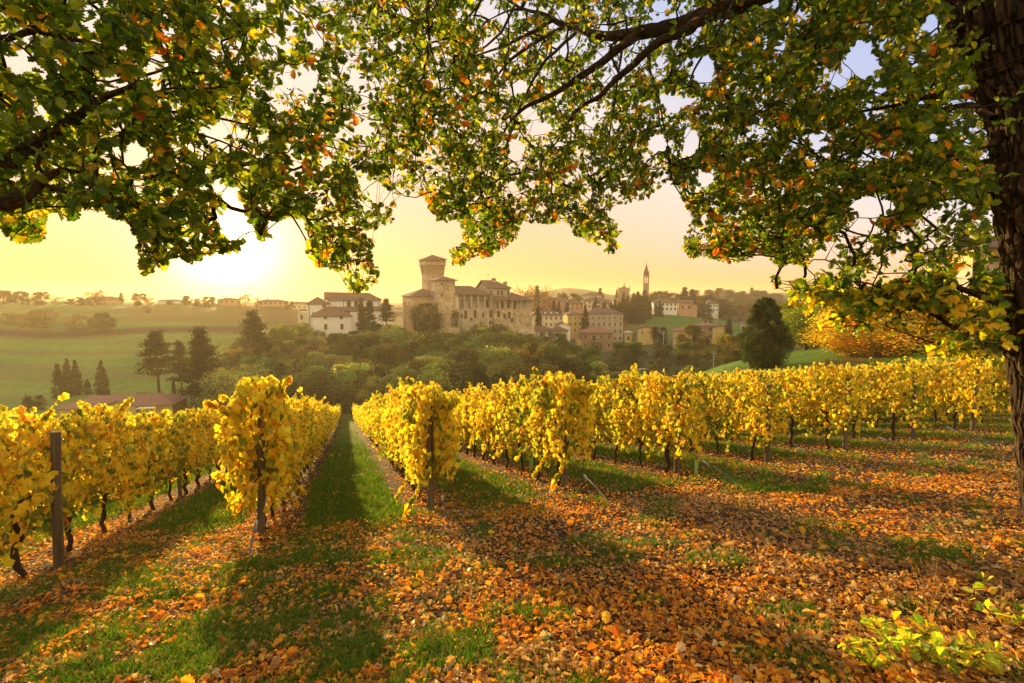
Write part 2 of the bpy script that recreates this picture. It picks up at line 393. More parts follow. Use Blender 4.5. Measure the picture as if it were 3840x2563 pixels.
# beyond the vines
lim = vine_ymax(u)+2; far = smooth(0, 6, y-lim)
fieldg = lerp(np.array([.10, .19, .035]), np.array([.20, .27, .05]), nz)
band = fbm(x*.008, y*.09, 0, 11, 3)
fieldg = lerp(fieldg, np.array([.14, .12, .045]), smooth(.50, .62, band)*.55)
fieldg = fieldg*(1+.25*(fbm(x*.02, y*.35, 0, 12, 3)-.5))[:, None]
wood = lerp(np.array([.06, .08, .025]), np.array([.10, .095, .03]), nz2)
lawn = lerp(np.array([.06, .15, .015]), np.array([.13, .22, .02]), nz2)
lft = 1-smooth(215, 290, u+40*(nz-.5)-(y-150)*.0)            # the field on the opposite slope
farc = lerp(wood, fieldg, lft)
hedge = np.exp(-((y-243+6*np.sin(x*.05)-.10*(x+150))/9)**2)*lft
farc = lerp(farc, np.array([.07, .035, .02]), np.clip(hedge*1.5, 0, 1))
farc = lerp(farc, np.array([.20, .10, .03]), smooth(262, 275, y)*smooth(90, 160, u)*(1-smooth(330, 360, y))*.6*(y < 360))
ridge = smooth(620, 650, u)*(1-smooth(742, 775, u))*smooth(232, 250, y)*(1-smooth(350, 365, y))
farc = lerp(farc, lerp(lawn*np.array([.85, .9, 1.4]), np.array([.14, .15, .05]), smooth(.48, .7, fbm(x*.06, y*.12, 0, 14, 4))*.7), ridge)
farc = lerp(farc, np.array([.08, .09, .06]), smooth(380, 420, y))
rl = smooth(690, 705, u)*(1-smooth(85, 100, y)); 
C = lerp(C, farc, far*(1-rl)); 
path_ = np.exp(-((y-50-(u-900)*.02)/2.2)**2)*smooth(780, 800, u)
C = lerp(C, lerp(lawn, np.array([.16, .075, .03]), np.clip(path_, 0, 1)*.8), far*rl)
near = (1-smooth(20, 40, d))
def ground_mat():
    m, t, o = newmat('ground'); p = nd(t, 'ShaderNodeBsdfPrincipled'); p.inputs['Roughness'].default_value = .95; p.inputs['Specular IOR Level'].default_value = .1
    a = nd(t, 'ShaderNodeAttribute', attribute_name='Col'); g = nd(t, 'ShaderNodeNewGeometry')
    n1 = nd(t, 'ShaderNodeTexNoise'); n1.inputs['Scale'].default_value = 9; n1.inputs['Detail'].default_value = 8; n1.inputs['Roughness'].default_value = .7; t.links.new(g.outputs['Position'], n1.inputs['Vector'])
    n2 = nd(t, 'ShaderNodeTexNoise'); n2.inputs['Scale'].default_value = .35; n2.inputs['Detail'].default_value = 8; n2.inputs['Roughness'].default_value = .7; t.links.new(g.outputs['Position'], n2.inputs['Vector'])
    c = mix(t, 1.0, a.outputs['Color'], ramp(t, n1.outputs['Fac'], [(.3, (.55, .55, .55)), (.7, (1.35, 1.3, 1.2))]), 'MULTIPLY')
    c = mix(t, 1.0, c, ramp(t, n2.outputs['Fac'], [(.3, (.75, .72, .7)), (.7, (1.25, 1.25, 1.2))]), 'MULTIPLY')
    t.links.new(c, p.inputs['Base Color'])
    b = nd(t, 'ShaderNodeBump'); b.inputs['Strength'].default_value = .7; b.inputs['Distance'].default_value = .05; t.links.new(n1.outputs['Fac'], b.inputs['Height']); t.links.new(b.outputs[0], p.inputs['Normal'])
    t.links.new(p.outputs[0], o.inputs[0]); return m
me = npmesh('ground', V, [Fq, Ft], ground_mat(), C, None, True)
tag(link('ground', me), 'sloping vineyard ground falling into the valley and rising to the far fields', 'ground', None, 'structure')
# far hills: real ridges 1.3 to 2.4 km away
def hills(name, ydist, crest, colr, label, depth=500, seed=0):
    us = np.linspace(crest[0][0], crest[-1][0], 160); vs = np.interp(us, [c[0] for c in crest], [c[1] for c in crest])
    vs = vs+(fbm(us*.06, us*0, 0, seed, 4)-.5)*3
    rows = []
    for f_ in np.linspace(0, 1, 24):
        prof_ = math.sin(f_*math.pi/2)**.8 if f_ <= 1 else 0
        yy = ydist-depth*(1-f_); x_ = (us-512)/F*ydist*(yy/ydist)**.2
        zt = (297-vs)/F*ydist; z0 = -30
        zz = z0+(zt-z0)*prof_+(fbm(x_*.006, np.full_like(x_, yy*.006), 0, seed+5, 4)-.5)*14*math.sin(f_*math.pi)
        rows.append(np.stack([x_, np.full_like(x_, yy), zz], -1))
    for f_ in np.linspace(.1, 1, 8):
        yy = ydist+depth*f_; x_ = (us-512)/F*ydist; zt = (297-vs)/F*ydist
        rows.append(np.stack([x_, np.full_like(x_, yy), -30+(zt+30)*math.cos(f_*math.pi/2)], -1))
    Vh = np.concatenate(rows); nr, nc = len(rows), len(us); ii = np.arange(nr*nc).reshape(nr, nc)
    Fh = np.stack([ii[:-1, :-1], ii[:-1, 1:], ii[1:, 1:], ii[1:, :-1]], -1).reshape(-1, 4)
    nn = fbm(Vh[:, 0]*.01, Vh[:, 1]*.01, Vh[:, 2]*.01, seed+9, 4)
    me = npmesh(name, Vh, Fh, bpy.data.materials['ground'], lerp(np.array(colr)*.6, np.array(colr)*1.4, nn), None, True)
    tag(link(name, me), label, 'hills', None, 'structure')
hills('hills', 1150, [(430, 304), (470, 300), (520, 296), (545, 292), (562, 289.0), (580, 289.3), (600, 292.5), (625, 298), (680, 302)], (.10, .10, .05), 'rounded far hill fading in dawn haze behind the village', seed=1)
hills('hills', 1350, [(560, 300), (610, 296), (635, 293.5), (660, 295), (700, 296.5), (740, 295), (775, 293), (850, 292), (930, 296)], (.08, .10, .06), 'low blue distant ridge behind the bell tower', seed=2)
hills('hills', 800, [(640, 306), (680, 303), (705, 300), (722, 295.5), (745, 293.5), (770, 296), (800, 299), (860, 301), (950, 300)], (.07, .09, .05), 'misty wooded hill beyond the meadow houses', depth=250, seed=3)
hills('hills', 1000, [(-120, 302), (0, 301), (80, 302), (190, 303), (300, 302.5), (400, 303), (470, 305)], (.10, .10, .05), 'faint sunlit rise behind the farmhouses under the sun', depth=250, seed=4)
# haze
m, t, o = newmat('haze_air'); pv = nd(t, 'ShaderNodeVolumePrincipled')
pv.inputs['Color'].default_value = (.97, .77, .50, 1); pv.inputs['Density'].default_value = .00034; pv.inputs['Anisotropy'].default_value = .38
t.links.new(pv.outputs[0], o.inputs['Volume'])
hb = MB().box(-2000, 2000, -300, 1900, -60, 31)
tag(hb.obj('haze', m), 'thin golden morning haze filling the valley air', 'haze', None, 'stuff')
# ------------------------------------------------------------------ shared materials
M_vineleaf = leafmat('vine_leaf', .58, .5, (1.15, .98, .5))
M_oakleaf = leafmat('oak_leaf', .60, .42, (2.1, 1.75, .3), .4)
M_litter = leafmat('fallen_leaf', .4, .55, (1.3, .95, .5))
M_grass = leafmat('grass_blade', .45, .55, (1.2, 1.2, .5))
M_bark_vine = solid('vine_bark', (.09, .05, .028), (.035, .02, .012), 18, .95, .9, 40, stretch=(1, 1, .25))
M_post = solid('weathered_wood', (.22, .165, .11), (.09, .065, .045), 22, .9, .7, 60, stretch=(1, 1, .07))
M_hose = solid('black_hose', (.03, .028, .026), (.05, .045, .04), 6, .5, 0, spec=.4)
M_rod = solid('galvanised_rod', (.13, .12, .12), (.07, .06, .06), 30, .5, 0, spec=.5)
M_fit = solid('grey_fitting', (.35, .36, .38), (.5, .5, .5), 10, .5)
M_guard = solid('green_plastic_tube', (.35, .55, .18), (.48, .62, .28), 5, .5)
M_wire = solid('steel_wire', (.2, .19, .18), (.12, .1, .09), 5, .5, metal=.5)
# ------------------------------------------------------------------ leaf litter and grass (too many to count)
def view_xy(n_, ymin, ymax, power=1.0, margin=60, r=rng):
    """ground points spread over what the camera can see, thinning with depth"""
    Y_ = ymin*(ymax/ymin)**(r.random(n_)**power); u_ = r.uniform(-margin, 1024+margin, n_)
    return (u_-512)/F*(Y_+.2*Y_), Y_
FALL = [(4, (.78, .29, .018)), (5.5, (.85, .43, .028)), (2.5, (.52, .26, .04)), (2, (.42, .24, .06)), (3, (.30, .14, .05)), (.7, (.60, .16, .02)), (2.5, (.88, .58, .06)), (1.0, (.62, .50, .28)), (2, (.16, .08, .035))]
def litter(n_, ymin, ymax, tmpl, size, r, dens):
    x_, y_ = view_xy(n_, ymin, ymax, 1.0, 60, r)
    keep = r.random(n_) < dens(x_, y_); x_, y_ = x_[keep], y_[keep]; k = len(x_)
    z_ = H(x_, y_)+r.uniform(.004, .05, k)+.05*smooth(.5, .75, fbm(x_*4, y_*4, 0, 63, 2))*r.random(k)
    nn = unit(k, r)*.85; nn[:, 2] += 1.0; nn /= np.linalg.norm(nn, axis=1)[:, None]
    up = r.random(k) < .16; nn[up] = unit(up.sum(), r)
    tip = np.stack([r.normal(size=k), r.normal(size=k), .25*r.normal(size=k)], -1)
    # dry tan drifts and fresh orange drifts
    t_ = fbm(x_*.9, y_*.9, 0, 51, 3)
    c = pick(FALL, k, r); tan = r.random(k) < smooth(.44, .60, t_)*.75
    c[tan] = pick([(3, (.52, .34, .12)), (3, (.30, .16, .05)), (1, (.66, .47, .22))], tan.sum(), r)
    yb = r.random(k) < .45*smooth(7.5, 10, NS(x_, y_)[1]); c[yb] = pick([(1, (.82, .46, .03)), (1, (.68, .30, .025))], yb.sum(), r)
    sz = size*r.uniform(.5, 1.35, k)
    return stamp(tmpl, np.stack([x_, y_, z_], -1), tip, nn, sz), np.repeat(c, len(tmpl[0]), 0)
r2 = np.random.default_rng(11)
T_OAK = leaf_template(OAK, .45, .12); T_OAKL = leaf_template(OAK_LITTLE, .5, .15); T_DIA = leaf_template(DIAMOND, .4, .1)
T_VINE = leaf_template(VINE, .30, .22); T_VINEL = leaf_template(VINE_LITTLE, .3, .2)
def dens_litter(x, y):
    n, s = NS(x, y); g_ = grass_amount(x, y)
    base = .12+1.15*(.5*fbm(x*.6, y*.6, 0, 61, 3)+.5*fbm(x*3.1, y*3.1, 0, 62, 3))**1.0-.30*g_
    lane_ = (n > -1.0) & (n < 1.1) & (s > 8.5); base = np.where(lane_, base*.5, base)
    base = np.maximum(base-.05, .04)
    return np.clip(base*np.interp(s, [0, 6, 12, 40], [1, 1, .8, .55]), .03, 1)
def merge(name, parts, mat, label, cat, kind='stuff'):
    V_ = []; Fs = {}; C_ = []; n_ = 0
    for (v_, f_), c_ in parts:
        V_.append(v_); Fs.setdefault(f_.shape[1], []).append(f_+n_); C_.append(c_); n_ += len(v_)
    me_ = npmesh(name, np.concatenate(V_), [np.concatenate(Fs[k]) for k in sorted(Fs)], mat, np.concatenate(C_))
    return tag(link(name, me_), label, cat, None, kind)
merge('fallen_leaves', [litter(8000, 2.5, 8.0, T_OAK, .078, r2, lambda x, y: .25+.75*dens_litter(x, y)), litter(110000, 2.5, 8.5, T_OAKL, .046, r2, dens_litter), litter(115000, 7.5, 22, T_OAKL, .054, r2, dens_litter),
      litter(34000, 20, 60, T_DIA, .12, r2, lambda x, y: dens_litter(x, y)*.8)], M_litter, 'orange and tan fallen oak leaves littering the headland and vine rows', 'fallen leaves')
def grass(n_, ymin, ymax, h, wd, r, thr):
    x_, y_ = view_xy(n_, ymin, ymax, 1.0, 60, r)
    tuft = fbm(x_*2.3, y_*2.3, 0, 77, 3)
    keep = r.random(n_) < np.clip(grass_amount(x_, y_)*1.2-.1, 0, 1)*smooth(thr, thr+.2, tuft); keep &= y_ < vine_ymax(512+F*x_/y_)+1; x_, y_, tuft = x_[keep], y_[keep], tuft[keep]; k = len(x_)
    z_ = H(x_, y_)-.01
    a_ = r.uniform(0, 6.283, k); hh = h*r.uniform(.5, 1.3, k)*(.5+tuft); lean = r.normal(size=(k, 2))*.45*hh[:, None]
    sx, sy = np.cos(a_)*wd, np.sin(a_)*wd
    b0 = np.stack([x_-sx, y_-sy, z_], -1); b1 = np.stack([x_+sx, y_+sy, z_], -1)
    m0 = np.stack([x_-sx*.7+lean[:, 0]*.4, y_-sy*.7+lean[:, 1]*.4, z_+hh*.6], -1); m1 = np.stack([x_+sx*.7+lean[:, 0]*.4, y_+sy*.7+lean[:, 1]*.4, z_+hh*.6], -1)
    tp = np.stack([x_+lean[:, 0], y_+lean[:, 1], z_+hh], -1)
    V_ = np.stack([b0, b1, m1, tp, m0], 1).reshape(-1, 3); F_ = np.arange(k*5).reshape(-1, 5)
    c = pick([(4, (.08, .18, .018)), (3, (.14, .26, .02)), (1.2, (.20, .24, .03)), (.5, (.35, .28, .08))], k, r)
    return (V_, F_), np.repeat(c, 5, 0)
merge('grass', [grass(420000, 2.5, 9, .085, .0034, r2, .25), grass(330000, 8, 26, .12, .007, r2, .15), grass(60000, 25, 80, .14, .02, r2, .1)],
      M_grass, 'short green grass growing in the lane and in tufts among the leaves', 'grass')
# tall dry grass stems, oak saplings at the foot of the picture
r3 = np.random.default_rng(5)
def dry_stalk(u, Y, h, k):
    b = G(u, Y, -.01); mb = MB(); n_ = 3+r3.integers(0, 3)
    for j in range(n_):
        ang = r3.uniform(0, 6.28); ln = h*r3.uniform(.6, 1.0); dx, dy = math.cos(ang)*.28*ln, math.sin(ang)*.28*ln
        if j == 0: dx *= .15; dy *= .15; ln = h
        q = np.linspace(0, 1, 8); pth = np.stack([dx*q**2, dy*q**2, ln*q*(1-.12*q)], -1)
        mb.tube(pth, .0022-.0012*q, 3, 0, False, (.55, .36, .10))
        hd = pth[-3:]; 
        for e in range(10):
            f_ = r3.uniform(0, 1); p0 = pth[-3]*(1-f_)+pth[-1]*f_; dv = unit(1, r3)[0]*.012; dv[2] = abs(dv[2])+.012
            mb.tube([p0, p0+dv], [.003, .0008], 3, 0, False, (.62, .42, .13))
    me_ = mb.mesh('dry_grass_stalk', M_grass, True)
    return link('dry_grass_stalk', me_, None, b)
LB = ['tall upright dry grass stalk rising alone above the leaf litter', 'short tuft of dry grass stalks bending over orange leaves', 'arching dry grass stalks beside the oak saplings', 'straw-coloured grass stalks near the oak trunk foot',
      'low bent dry grass stalk amid green tufts', 'pair of pale arching straw stems over brown leaves', 'dry grass stems poking from the sapling leaves', 'thin dry stalks leaning over the darkest leaf drift']
for k, (u_, Y_, h_) in enumerate([(928, 3.35, .62), (800, 3.3, .25), (850, 3.25, .3), (1000, 3.6, .35), (735, 3.5, .2), (880, 3.05, .28), (955, 3.0, .3), (985, 3.2, .25)]):
    tag(dry_stalk(u_, Y_, h_, k), LB[k], 'grass stalk', 'dry grass stalks among the fallen leaves')
def sapling(u, Y, h, label, nl, spread):
    root = thing('oak_sapling', G(u, Y, -.01), label, 'sapling', 'young oak saplings under the oak')
    mb = MB(); pos = []; tips = []
    for j in range(5):
        a_ = j*1.3+r3.uniform(0, .6); q = np.linspace(0, 1, 6); ln = h*r3.uniform(.6, 1)
        pth = np.stack([math.cos(a_)*spread*q*ln, math.sin(a_)*spread*q*ln, ln*q-.1*q*q*ln], -1)
        mb.tube(pth, .005*(1-.75*q), 5)
        for e in range(nl//3):
            f_ = r3.uniform(.3, 1); p0 = np.array([np.interp(f_, q, pth[:, i]) for i in range(3)]); d_ = unit(1, r3)[0]; d_[2] = d_[2]*.4+.15
            pos.append(p0+d_*.015); tips.append(d_)
    mb.obj('stem', M_bark_vine, root)
    k = len(pos); nn = unit(k, r3)*.5; nn[:, 2] += 1
    V_, F_ = stamp(T_OAK, np.array(pos), np.array(tips), nn, r3.uniform(.045, .085, k))
    c = pick([(4, (.30, .42, .04)), (3, (.46, .46, .05)), (2, (.12, .24, .03)), (1, (.65, .35, .05))], k, r3)
    link('leaves', npmesh('sapling_leaves', V_, F_, M_oakleaf, np.repeat(c, len(T_OAK[0]), 0)), root)
for u_, Y_, h_, nl, lb in [(905, 3.05, .34, 70, 'largest leafy oak sapling with lime green leaves among fallen leaves'), (945, 2.95, .28, 50, 'oak sapling with yellow green lobed leaves close to the dry stalks'),
        (868, 3.0, .2, 35, 'small oak sapling with a few bright yellow leaves'), (1008, 3.35, .42, 45, 'thin oak sapling growing at the foot of the oak trunk'), (985, 2.95, .2, 30, 'low oak sapling half buried in brown leaves')]:
    sapling(u_, Y_, h_, lb, nl, .8)

# ------------------------------------------------------------------ the vineyard
VPAL = [(7, (.95, .74, .05)), (2.4, (.92, .62, .03)), (3.4, (.74, .66, .05)), (.8, (.36, .42, .045)), (1.3, (.66, .30, .03)), (.9, (.90, .72, .12))]
def vine_foliage(seed, n_, tmpl, size, L_=1.55, hgt=1.0, green=0.0, bulge=1.0):
    r = np.random.default_rng(seed)
    xx = r.uniform(-L_/2, L_/2, n_); zf = r.random(n_)**.8
    top = (2.04+.22*(fbm(xx*3+seed*7, xx*0, 0, seed)-.4)*2)*hgt; bot = .72+.40*(fbm(xx*3+seed*3, xx*0+5, 0, seed+1)-.5)*2
    zz = bot+(top-bot)*zf
    wd_ = bulge*(.09+.23*np.sin(np.clip(zf, 0, 1)*math.pi*.85+.35)**1)*(.55+.95*fbm(xx*2.2, zz*2.2, 0, seed+2))
    side = np.where(r.random(n_) < .5, -1, 1); shell = r.random(n_)**.45
    yy = side*wd_*shell
    # stray shoots above and hanging below
    m_ = int(n_*(.16 if bulge < 1.2 else .27)); kx = r.uniform(-L_/2, L_/2, 12)
    j = r.integers(0, 12, m_); f_ = r.random(m_)*r.uniform(.5, 1.1, 12)[j]; ang = r.uniform(-1, 1, 12)
    xs = kx[j]+.25*ang[j]*f_; ys = (.1+(.3 if bulge < 1.2 else .48)*f_)*np.cos(j*2.+seed); zs = np.where(j < 6, 1.92+.38*f_, 1.0-.62*f_)
    xx[:m_], yy[:m_], zz[:m_] = xs, ys, zs
    pos = np.stack([xx, yy, zz], -1)
    nn = unit(n_, r)*.8; nn[:, 1] += side*.7; nn[:, 2] += .3
    tip = unit(n_, r)*.6; tip[:, 2] -= .75; tip[:, 1] += side*.15
    sz = size*r.uniform(.6, 1.3, n_)
    c = pick(VPAL, n_, r, .14)
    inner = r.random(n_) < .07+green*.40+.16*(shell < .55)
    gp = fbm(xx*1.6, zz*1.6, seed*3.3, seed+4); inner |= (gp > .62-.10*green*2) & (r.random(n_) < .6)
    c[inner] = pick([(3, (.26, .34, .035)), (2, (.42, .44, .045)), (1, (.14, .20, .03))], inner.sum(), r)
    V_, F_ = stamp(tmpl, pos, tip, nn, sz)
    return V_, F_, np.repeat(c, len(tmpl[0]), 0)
def vine_trunk(seed, n_canes=9):
    r = np.random.default_rng(seed+500); mb = MB(); q = np.linspace(0, 1, 9)
    lean = r.uniform(-.12, .12); w1 = r.uniform(-.04, .04, (9, 2)); w1[0] = 0
    pth = np.stack([lean*q+w1[:, 0], w1[:, 1], -.05+q*.98], -1); rad = (.042-.012*q)*(1+.25*r.normal(size=9)*.5)*r.uniform(.7, 1.25); rad[0] *= 1.5; rad[-1] *= 1.3
    mb.tube(pth, np.abs(rad), 7)
    top = pth[-1]
    for sgn in (-1, 1):
        qq = np.linspace(0, 1, 6); mb.tube(np.stack([top[0]+sgn*.5*qq, top[1]+.04*np.sin(qq*5+seed), top[2]+.06*np.sin(qq*3)+.02*qq], -1), .02-.010*qq, 5)
    for e in range(n_canes):
        x0 = r.uniform(-.5, .5); qq = np.linspace(0, 1, 6); dn = r.random() < .3
        zz = (.95+1.0*qq*r.uniform(.7, 1.1)) if not dn else (.95+.25*np.sin(qq*2.4)-.6*qq**2)
        mb.tube(np.stack([x0+r.uniform(-.2, .2)*qq, top[1]*0+r.uniform(-.28, .28)*qq, zz], -1), .0055-.003*qq, 4, 0, False)
    return mb.mesh('vine_trunk', M_bark_vine, False, True)
HI = []
for k in range(9):
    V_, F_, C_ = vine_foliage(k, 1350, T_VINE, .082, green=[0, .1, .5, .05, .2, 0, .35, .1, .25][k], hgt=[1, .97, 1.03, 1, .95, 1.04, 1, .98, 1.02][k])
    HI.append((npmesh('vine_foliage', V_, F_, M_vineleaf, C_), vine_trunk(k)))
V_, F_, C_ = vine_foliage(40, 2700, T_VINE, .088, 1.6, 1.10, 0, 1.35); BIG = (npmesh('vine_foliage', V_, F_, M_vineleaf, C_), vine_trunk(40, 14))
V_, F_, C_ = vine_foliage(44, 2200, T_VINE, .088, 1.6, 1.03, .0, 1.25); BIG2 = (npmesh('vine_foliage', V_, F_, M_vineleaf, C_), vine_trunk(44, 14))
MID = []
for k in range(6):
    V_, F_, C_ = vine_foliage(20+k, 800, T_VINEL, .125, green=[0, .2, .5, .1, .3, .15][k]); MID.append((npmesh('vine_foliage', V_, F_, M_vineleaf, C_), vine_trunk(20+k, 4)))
RD = {-3: 'fourth row on the farmhouse side of the lane', -2: 'third-and-last row on the farmhouse side', -1: 'third row on the farmhouse side of the lane', 0: 'second row on the farmhouse side of the lane', 1: 'first row on the farmhouse side of the lane', 2: 'first row on the oak side of the lane'}
RD[-2] = 'fourth row on the farmhouse side of the lane'; RD[-3] = 'fifth row on the farmhouse side of the lane'
for k in range(3, 40): RD[k] = ordw(k-1)+' row on the oak side of the lane'
rot_row = math.atan2(CA, -SA)     # local x runs along the row
spots = []
for k in range(-3, 36):
    n_ = row_n(k); s = row_s0(k)+(.5 if k in (0, 5, 6, 7, 8) else .25); i = 0
    if k == 0: s -= 2.3
    while s < 112:
        x_, y_ = XY(n_, s); 
        if y_ < 3: s += 1.15; i += 1; continue
        u_ = 512+F*x_/y_
        if y_ > vine_ymax(u_): break
        if -90 < u_ < 1110: spots.append((math.hypot(x_, y_), k, i+1, x_, y_, s))
        s += 1.15; i += 1
spots.sort()
r4 = np.random.default_rng(9)
near_sp = [q for q in spots if q[0] < 60][:290]; near_set = set((q[1], q[2]) for q in near_sp)
ADJ = ['golden', 'yellow', 'yellow-leaved', 'bright yellow', 'amber', 'yellow green']
for (d_, k, i, x_, y_, s) in near_sp:
    src = HI[int(r4.integers(len(HI)))] if d_ < 24 else MID[int(r4.integers(len(MID)))]
    if k == 1 and i == 1: src = BIG
    if k in (2, 3) and i == 1: src = BIG2
    lab = 'golden grapevine, %s plant, %s' % (ordw(i), RD[k])
    rt = thing('grapevine', (x_, y_, hz(x_, y_)), lab, 'grapevine', 'grapevines standing in trellised rows', rot_row+(math.pi if r4.random() < .5 else 0))
    s_ = r4.uniform(.95, 1.06)*(.955 if k <= 0 else 1); rt.scale = (1.0, s_*(1.0 if d_ < 24 else 1.05), s_)
    link('foliage', src[0], rt); link('trunk', src[1], rt)
# the rest of the rows, past the nearest three hundred plants
r5 = np.random.default_rng(17); parts = []
rest = [q for q in spots if (q[1], q[2]) not in near_set]
for (d_, k, i, x_, y_, s) in rest:
    m_ = 260 if d_ < 60 else 150
    V_, F_, C_ = vine_foliage(int(r5.integers(1e6)), m_, T_DIA, .21 if d_ < 60 else .27, 1.25, 1.0, float(r5.uniform(0, .4)))
    ca_, sa_ = math.cos(rot_row), math.sin(rot_row); X_ = V_[:, 0]*ca_-V_[:, 1]*sa_+x_; Y_ = V_[:, 0]*sa_+V_[:, 1]*ca_+y_
    parts.append(((np.stack([X_, Y_, V_[:, 2]+hz(x_, y_)], -1), F_), C_))
if parts: merge('distant_vine_foliage', parts, M_vineleaf, 'distant grapevine rows merging into a golden mass down the slope', 'grapevines')
# posts: one at each row end, then every fifth vine
def post_mesh(seed, h, rad):
    r = np.random.default_rng(seed); n_ = 14; q = np.linspace(0, 1, 12); th = np.arange(n_)*2*math.pi/n_
    pth = np.stack([.02*np.sin(q*3+seed), .015*np.cos(q*4+seed), -.3+q*(h+.3)], -1); V_, F_ = tube(pth, rad*(1.06-.12*q), n_)
    V_ += (r.normal(size=(1, n_, 3))*.004*np.array([1, 1, 0])).repeat(len(q), 0).reshape(-1, 3)
    mb = MB(); mb.add(V_, F_); mb.f.setdefault(n_, []).append(np.arange(len(V_)-n_, len(V_))[None]); mb.m.setdefault(n_, []).append(np.zeros(1, int)); return mb.mesh('post_wood', M_post, False, False)
PM = [post_mesh(k, 1.86, .054) for k in range(3)]; PM2 = [post_mesh(k+5, 1.9, .04) for k in range(2)]
def staple_wires(rt, h_):
    mb = MB()
    for z_ in (.62, .98, 1.4, 1.75):
        a_ = np.linspace(0, 2*math.pi, 13); mb.tube(np.stack([.066*np.cos(a_), .066*np.sin(a_), np.full(13, z_)], -1), .0025, 3)
    mb.obj('wire_tie', M_wire, rt)
for k in range(-3, 36):
    n_ = row_n(k); j = 0; s = row_s0(k)
    while s < 112:
        x_, y_ = XY(n_+.22, s-.3) if j == 0 and k == 0 else XY(n_, s); u_ = 512+F*x_/max(y_, .1)
        if y_ > vine_ymax(u_) or math.hypot(x_, y_) > 75: break
        if -60 < u_ < 1090:
            end = j == 0
            lab = ('weathered end post, ' if end else '%s post, ' % ordw(j+1))+RD[k]
            if k == 0 and end: lab = 'grey split end post with dark upper half, second row farmhouse side of lane'
            rt = thing('vineyard_post', (x_, y_, hz(x_, y_)), lab, 'post', 'wooden posts holding the vine rows', r4.uniform(0, 6))
            rt.rotation_euler = (r4.normal()*.02, r4.normal()*.02, r4.uniform(0, 6))
            if k == 0 and end: rt.rotation_euler = (0, R(4), 0); rt.scale = (1.05, 1.05, 1)
            link('post_shaft', (PM if end else PM2)[int(r4.integers(2))], rt)
            if end and k < 12: staple_wires(rt, 1.9)
        s += 5.75; j += 1
# irrigation hose of each near row: hangs along the row, then runs down to an anchor in the headland
for k in range(0, 9):
    n_ = row_n(k); s0 = row_s0(k); mb = MB(); pts = []
    end_s = s0-[3.4, 1.5, 1.25, 1.9, 2.0, 2.1, 2.1, 2.0, 2.0][k]
    for s in np.arange(s0+24, s0-.01, -.5):
        x_, y_ = XY(n_+.07, s); pts.append((x_, y_, hz(x_, y_)+.62+.03*math.sin(s*2.7)))
    s1 = s0-(1.0 if k else 2.9)*.75
    for s in np.linspace(s0-.2, s1, 5):
        f_ = (s0-s)/(s0-s1); x_, y_ = XY(n_+.05, s); pts.append((x_, y_, hz(x_, y_)+.62-.22*f_**1.5))
    x_, y_ = XY(n_+.05, end_s); xe = (x_, y_, hz(x_, y_)-.05)
    rt = thing('irrigation_hose', pts[-1], 'black irrigation hose with rod, '+RD[k], 'hose', 'irrigation hoses anchored at the row ends')
    rel = np.array(pts)-np.array(pts[-1]); mb.tube(rel, .009, 6); mb.obj('pipe', M_hose, rt, None, None, False, True)
    e_ = np.array(xe)-np.array(pts[-1]); q = np.linspace(0, 1, 8)[:, None]; rp = e_*q+np.array([[0, 0, 1]])*(.10*(q-q*q)); 
    MB().tube(rp, .011, 6).tube(rp+np.array([.02, .01, -.02]), .004, 4).obj('anchor_rod', M_rod, rt)
    for f_ in (.0, -.12):
        c_ = e_*(.02-f_*.5); MB().tube([c_, c_+e_*.03, c_+e_*.08, c_+e_*.1], [.013, .02, .02, .012], 8).obj('fitting', M_fit, rt)
for u_, Y_, lb in [(531, 12.8, 'green plastic guard tube around a young vine, second row on the oak side'), (696, 10.6, 'green plastic guard tube with a thin stake, third row on the oak side')]:
    rt = thing('vine_guard_tube', G(u_, Y_), lb, 'guard tube', 'green guard tubes around young vines')
    a_ = np.arange(4)*math.pi/2+.4
    Vg = [(.05*math.cos(x), .05*math.sin(x), z) for z in (-.02, .32) for x in a_]+[(.046*math.cos(x), .046*math.sin(x), z) for z in (-.02, .32) for x in a_]
    Fg = [(j, (j+1) % 4, 4+(j+1) % 4, 4+j) for j in range(4)]+[(8+(j+1) % 4, 8+j, 12+j, 12+(j+1) % 4) for j in range(4)]+[(4+j, 4+(j+1) % 4, 12+(j+1) % 4, 12+j) for j in range(4)]
    MB().add(Vg, np.array(Fg)).obj('tube', M_guard, rt, None, R(0)); MB().tube([(0, 0, 0), (.01, 0, 1.1)], .006, 5).obj('stake', M_hose, rt)
# training wires of the near rows
for k in range(0, 9):
    n_ = row_n(k); s0 = row_s0(k); mb = MB(); x0, y0 = XY(n_, s0); z0 = hz(x0, y0)
    for zz in (.98, 1.4, 1.75):
        pts = []
        for s in np.arange(s0, s0+30, 2.9):
            x_, y_ = XY(n_+.06, s); pts.append((x_-x0, y_-y0, hz(x_, y_)+zz-z0))
        mb.tube(pts, .003, 3)
    tag(mb.obj('trellis_wire', M_wire, None, (x0, y0, z0)), 'thin trellis wires, '+RD[k], 'wire', 'trellis wires of the vine rows')
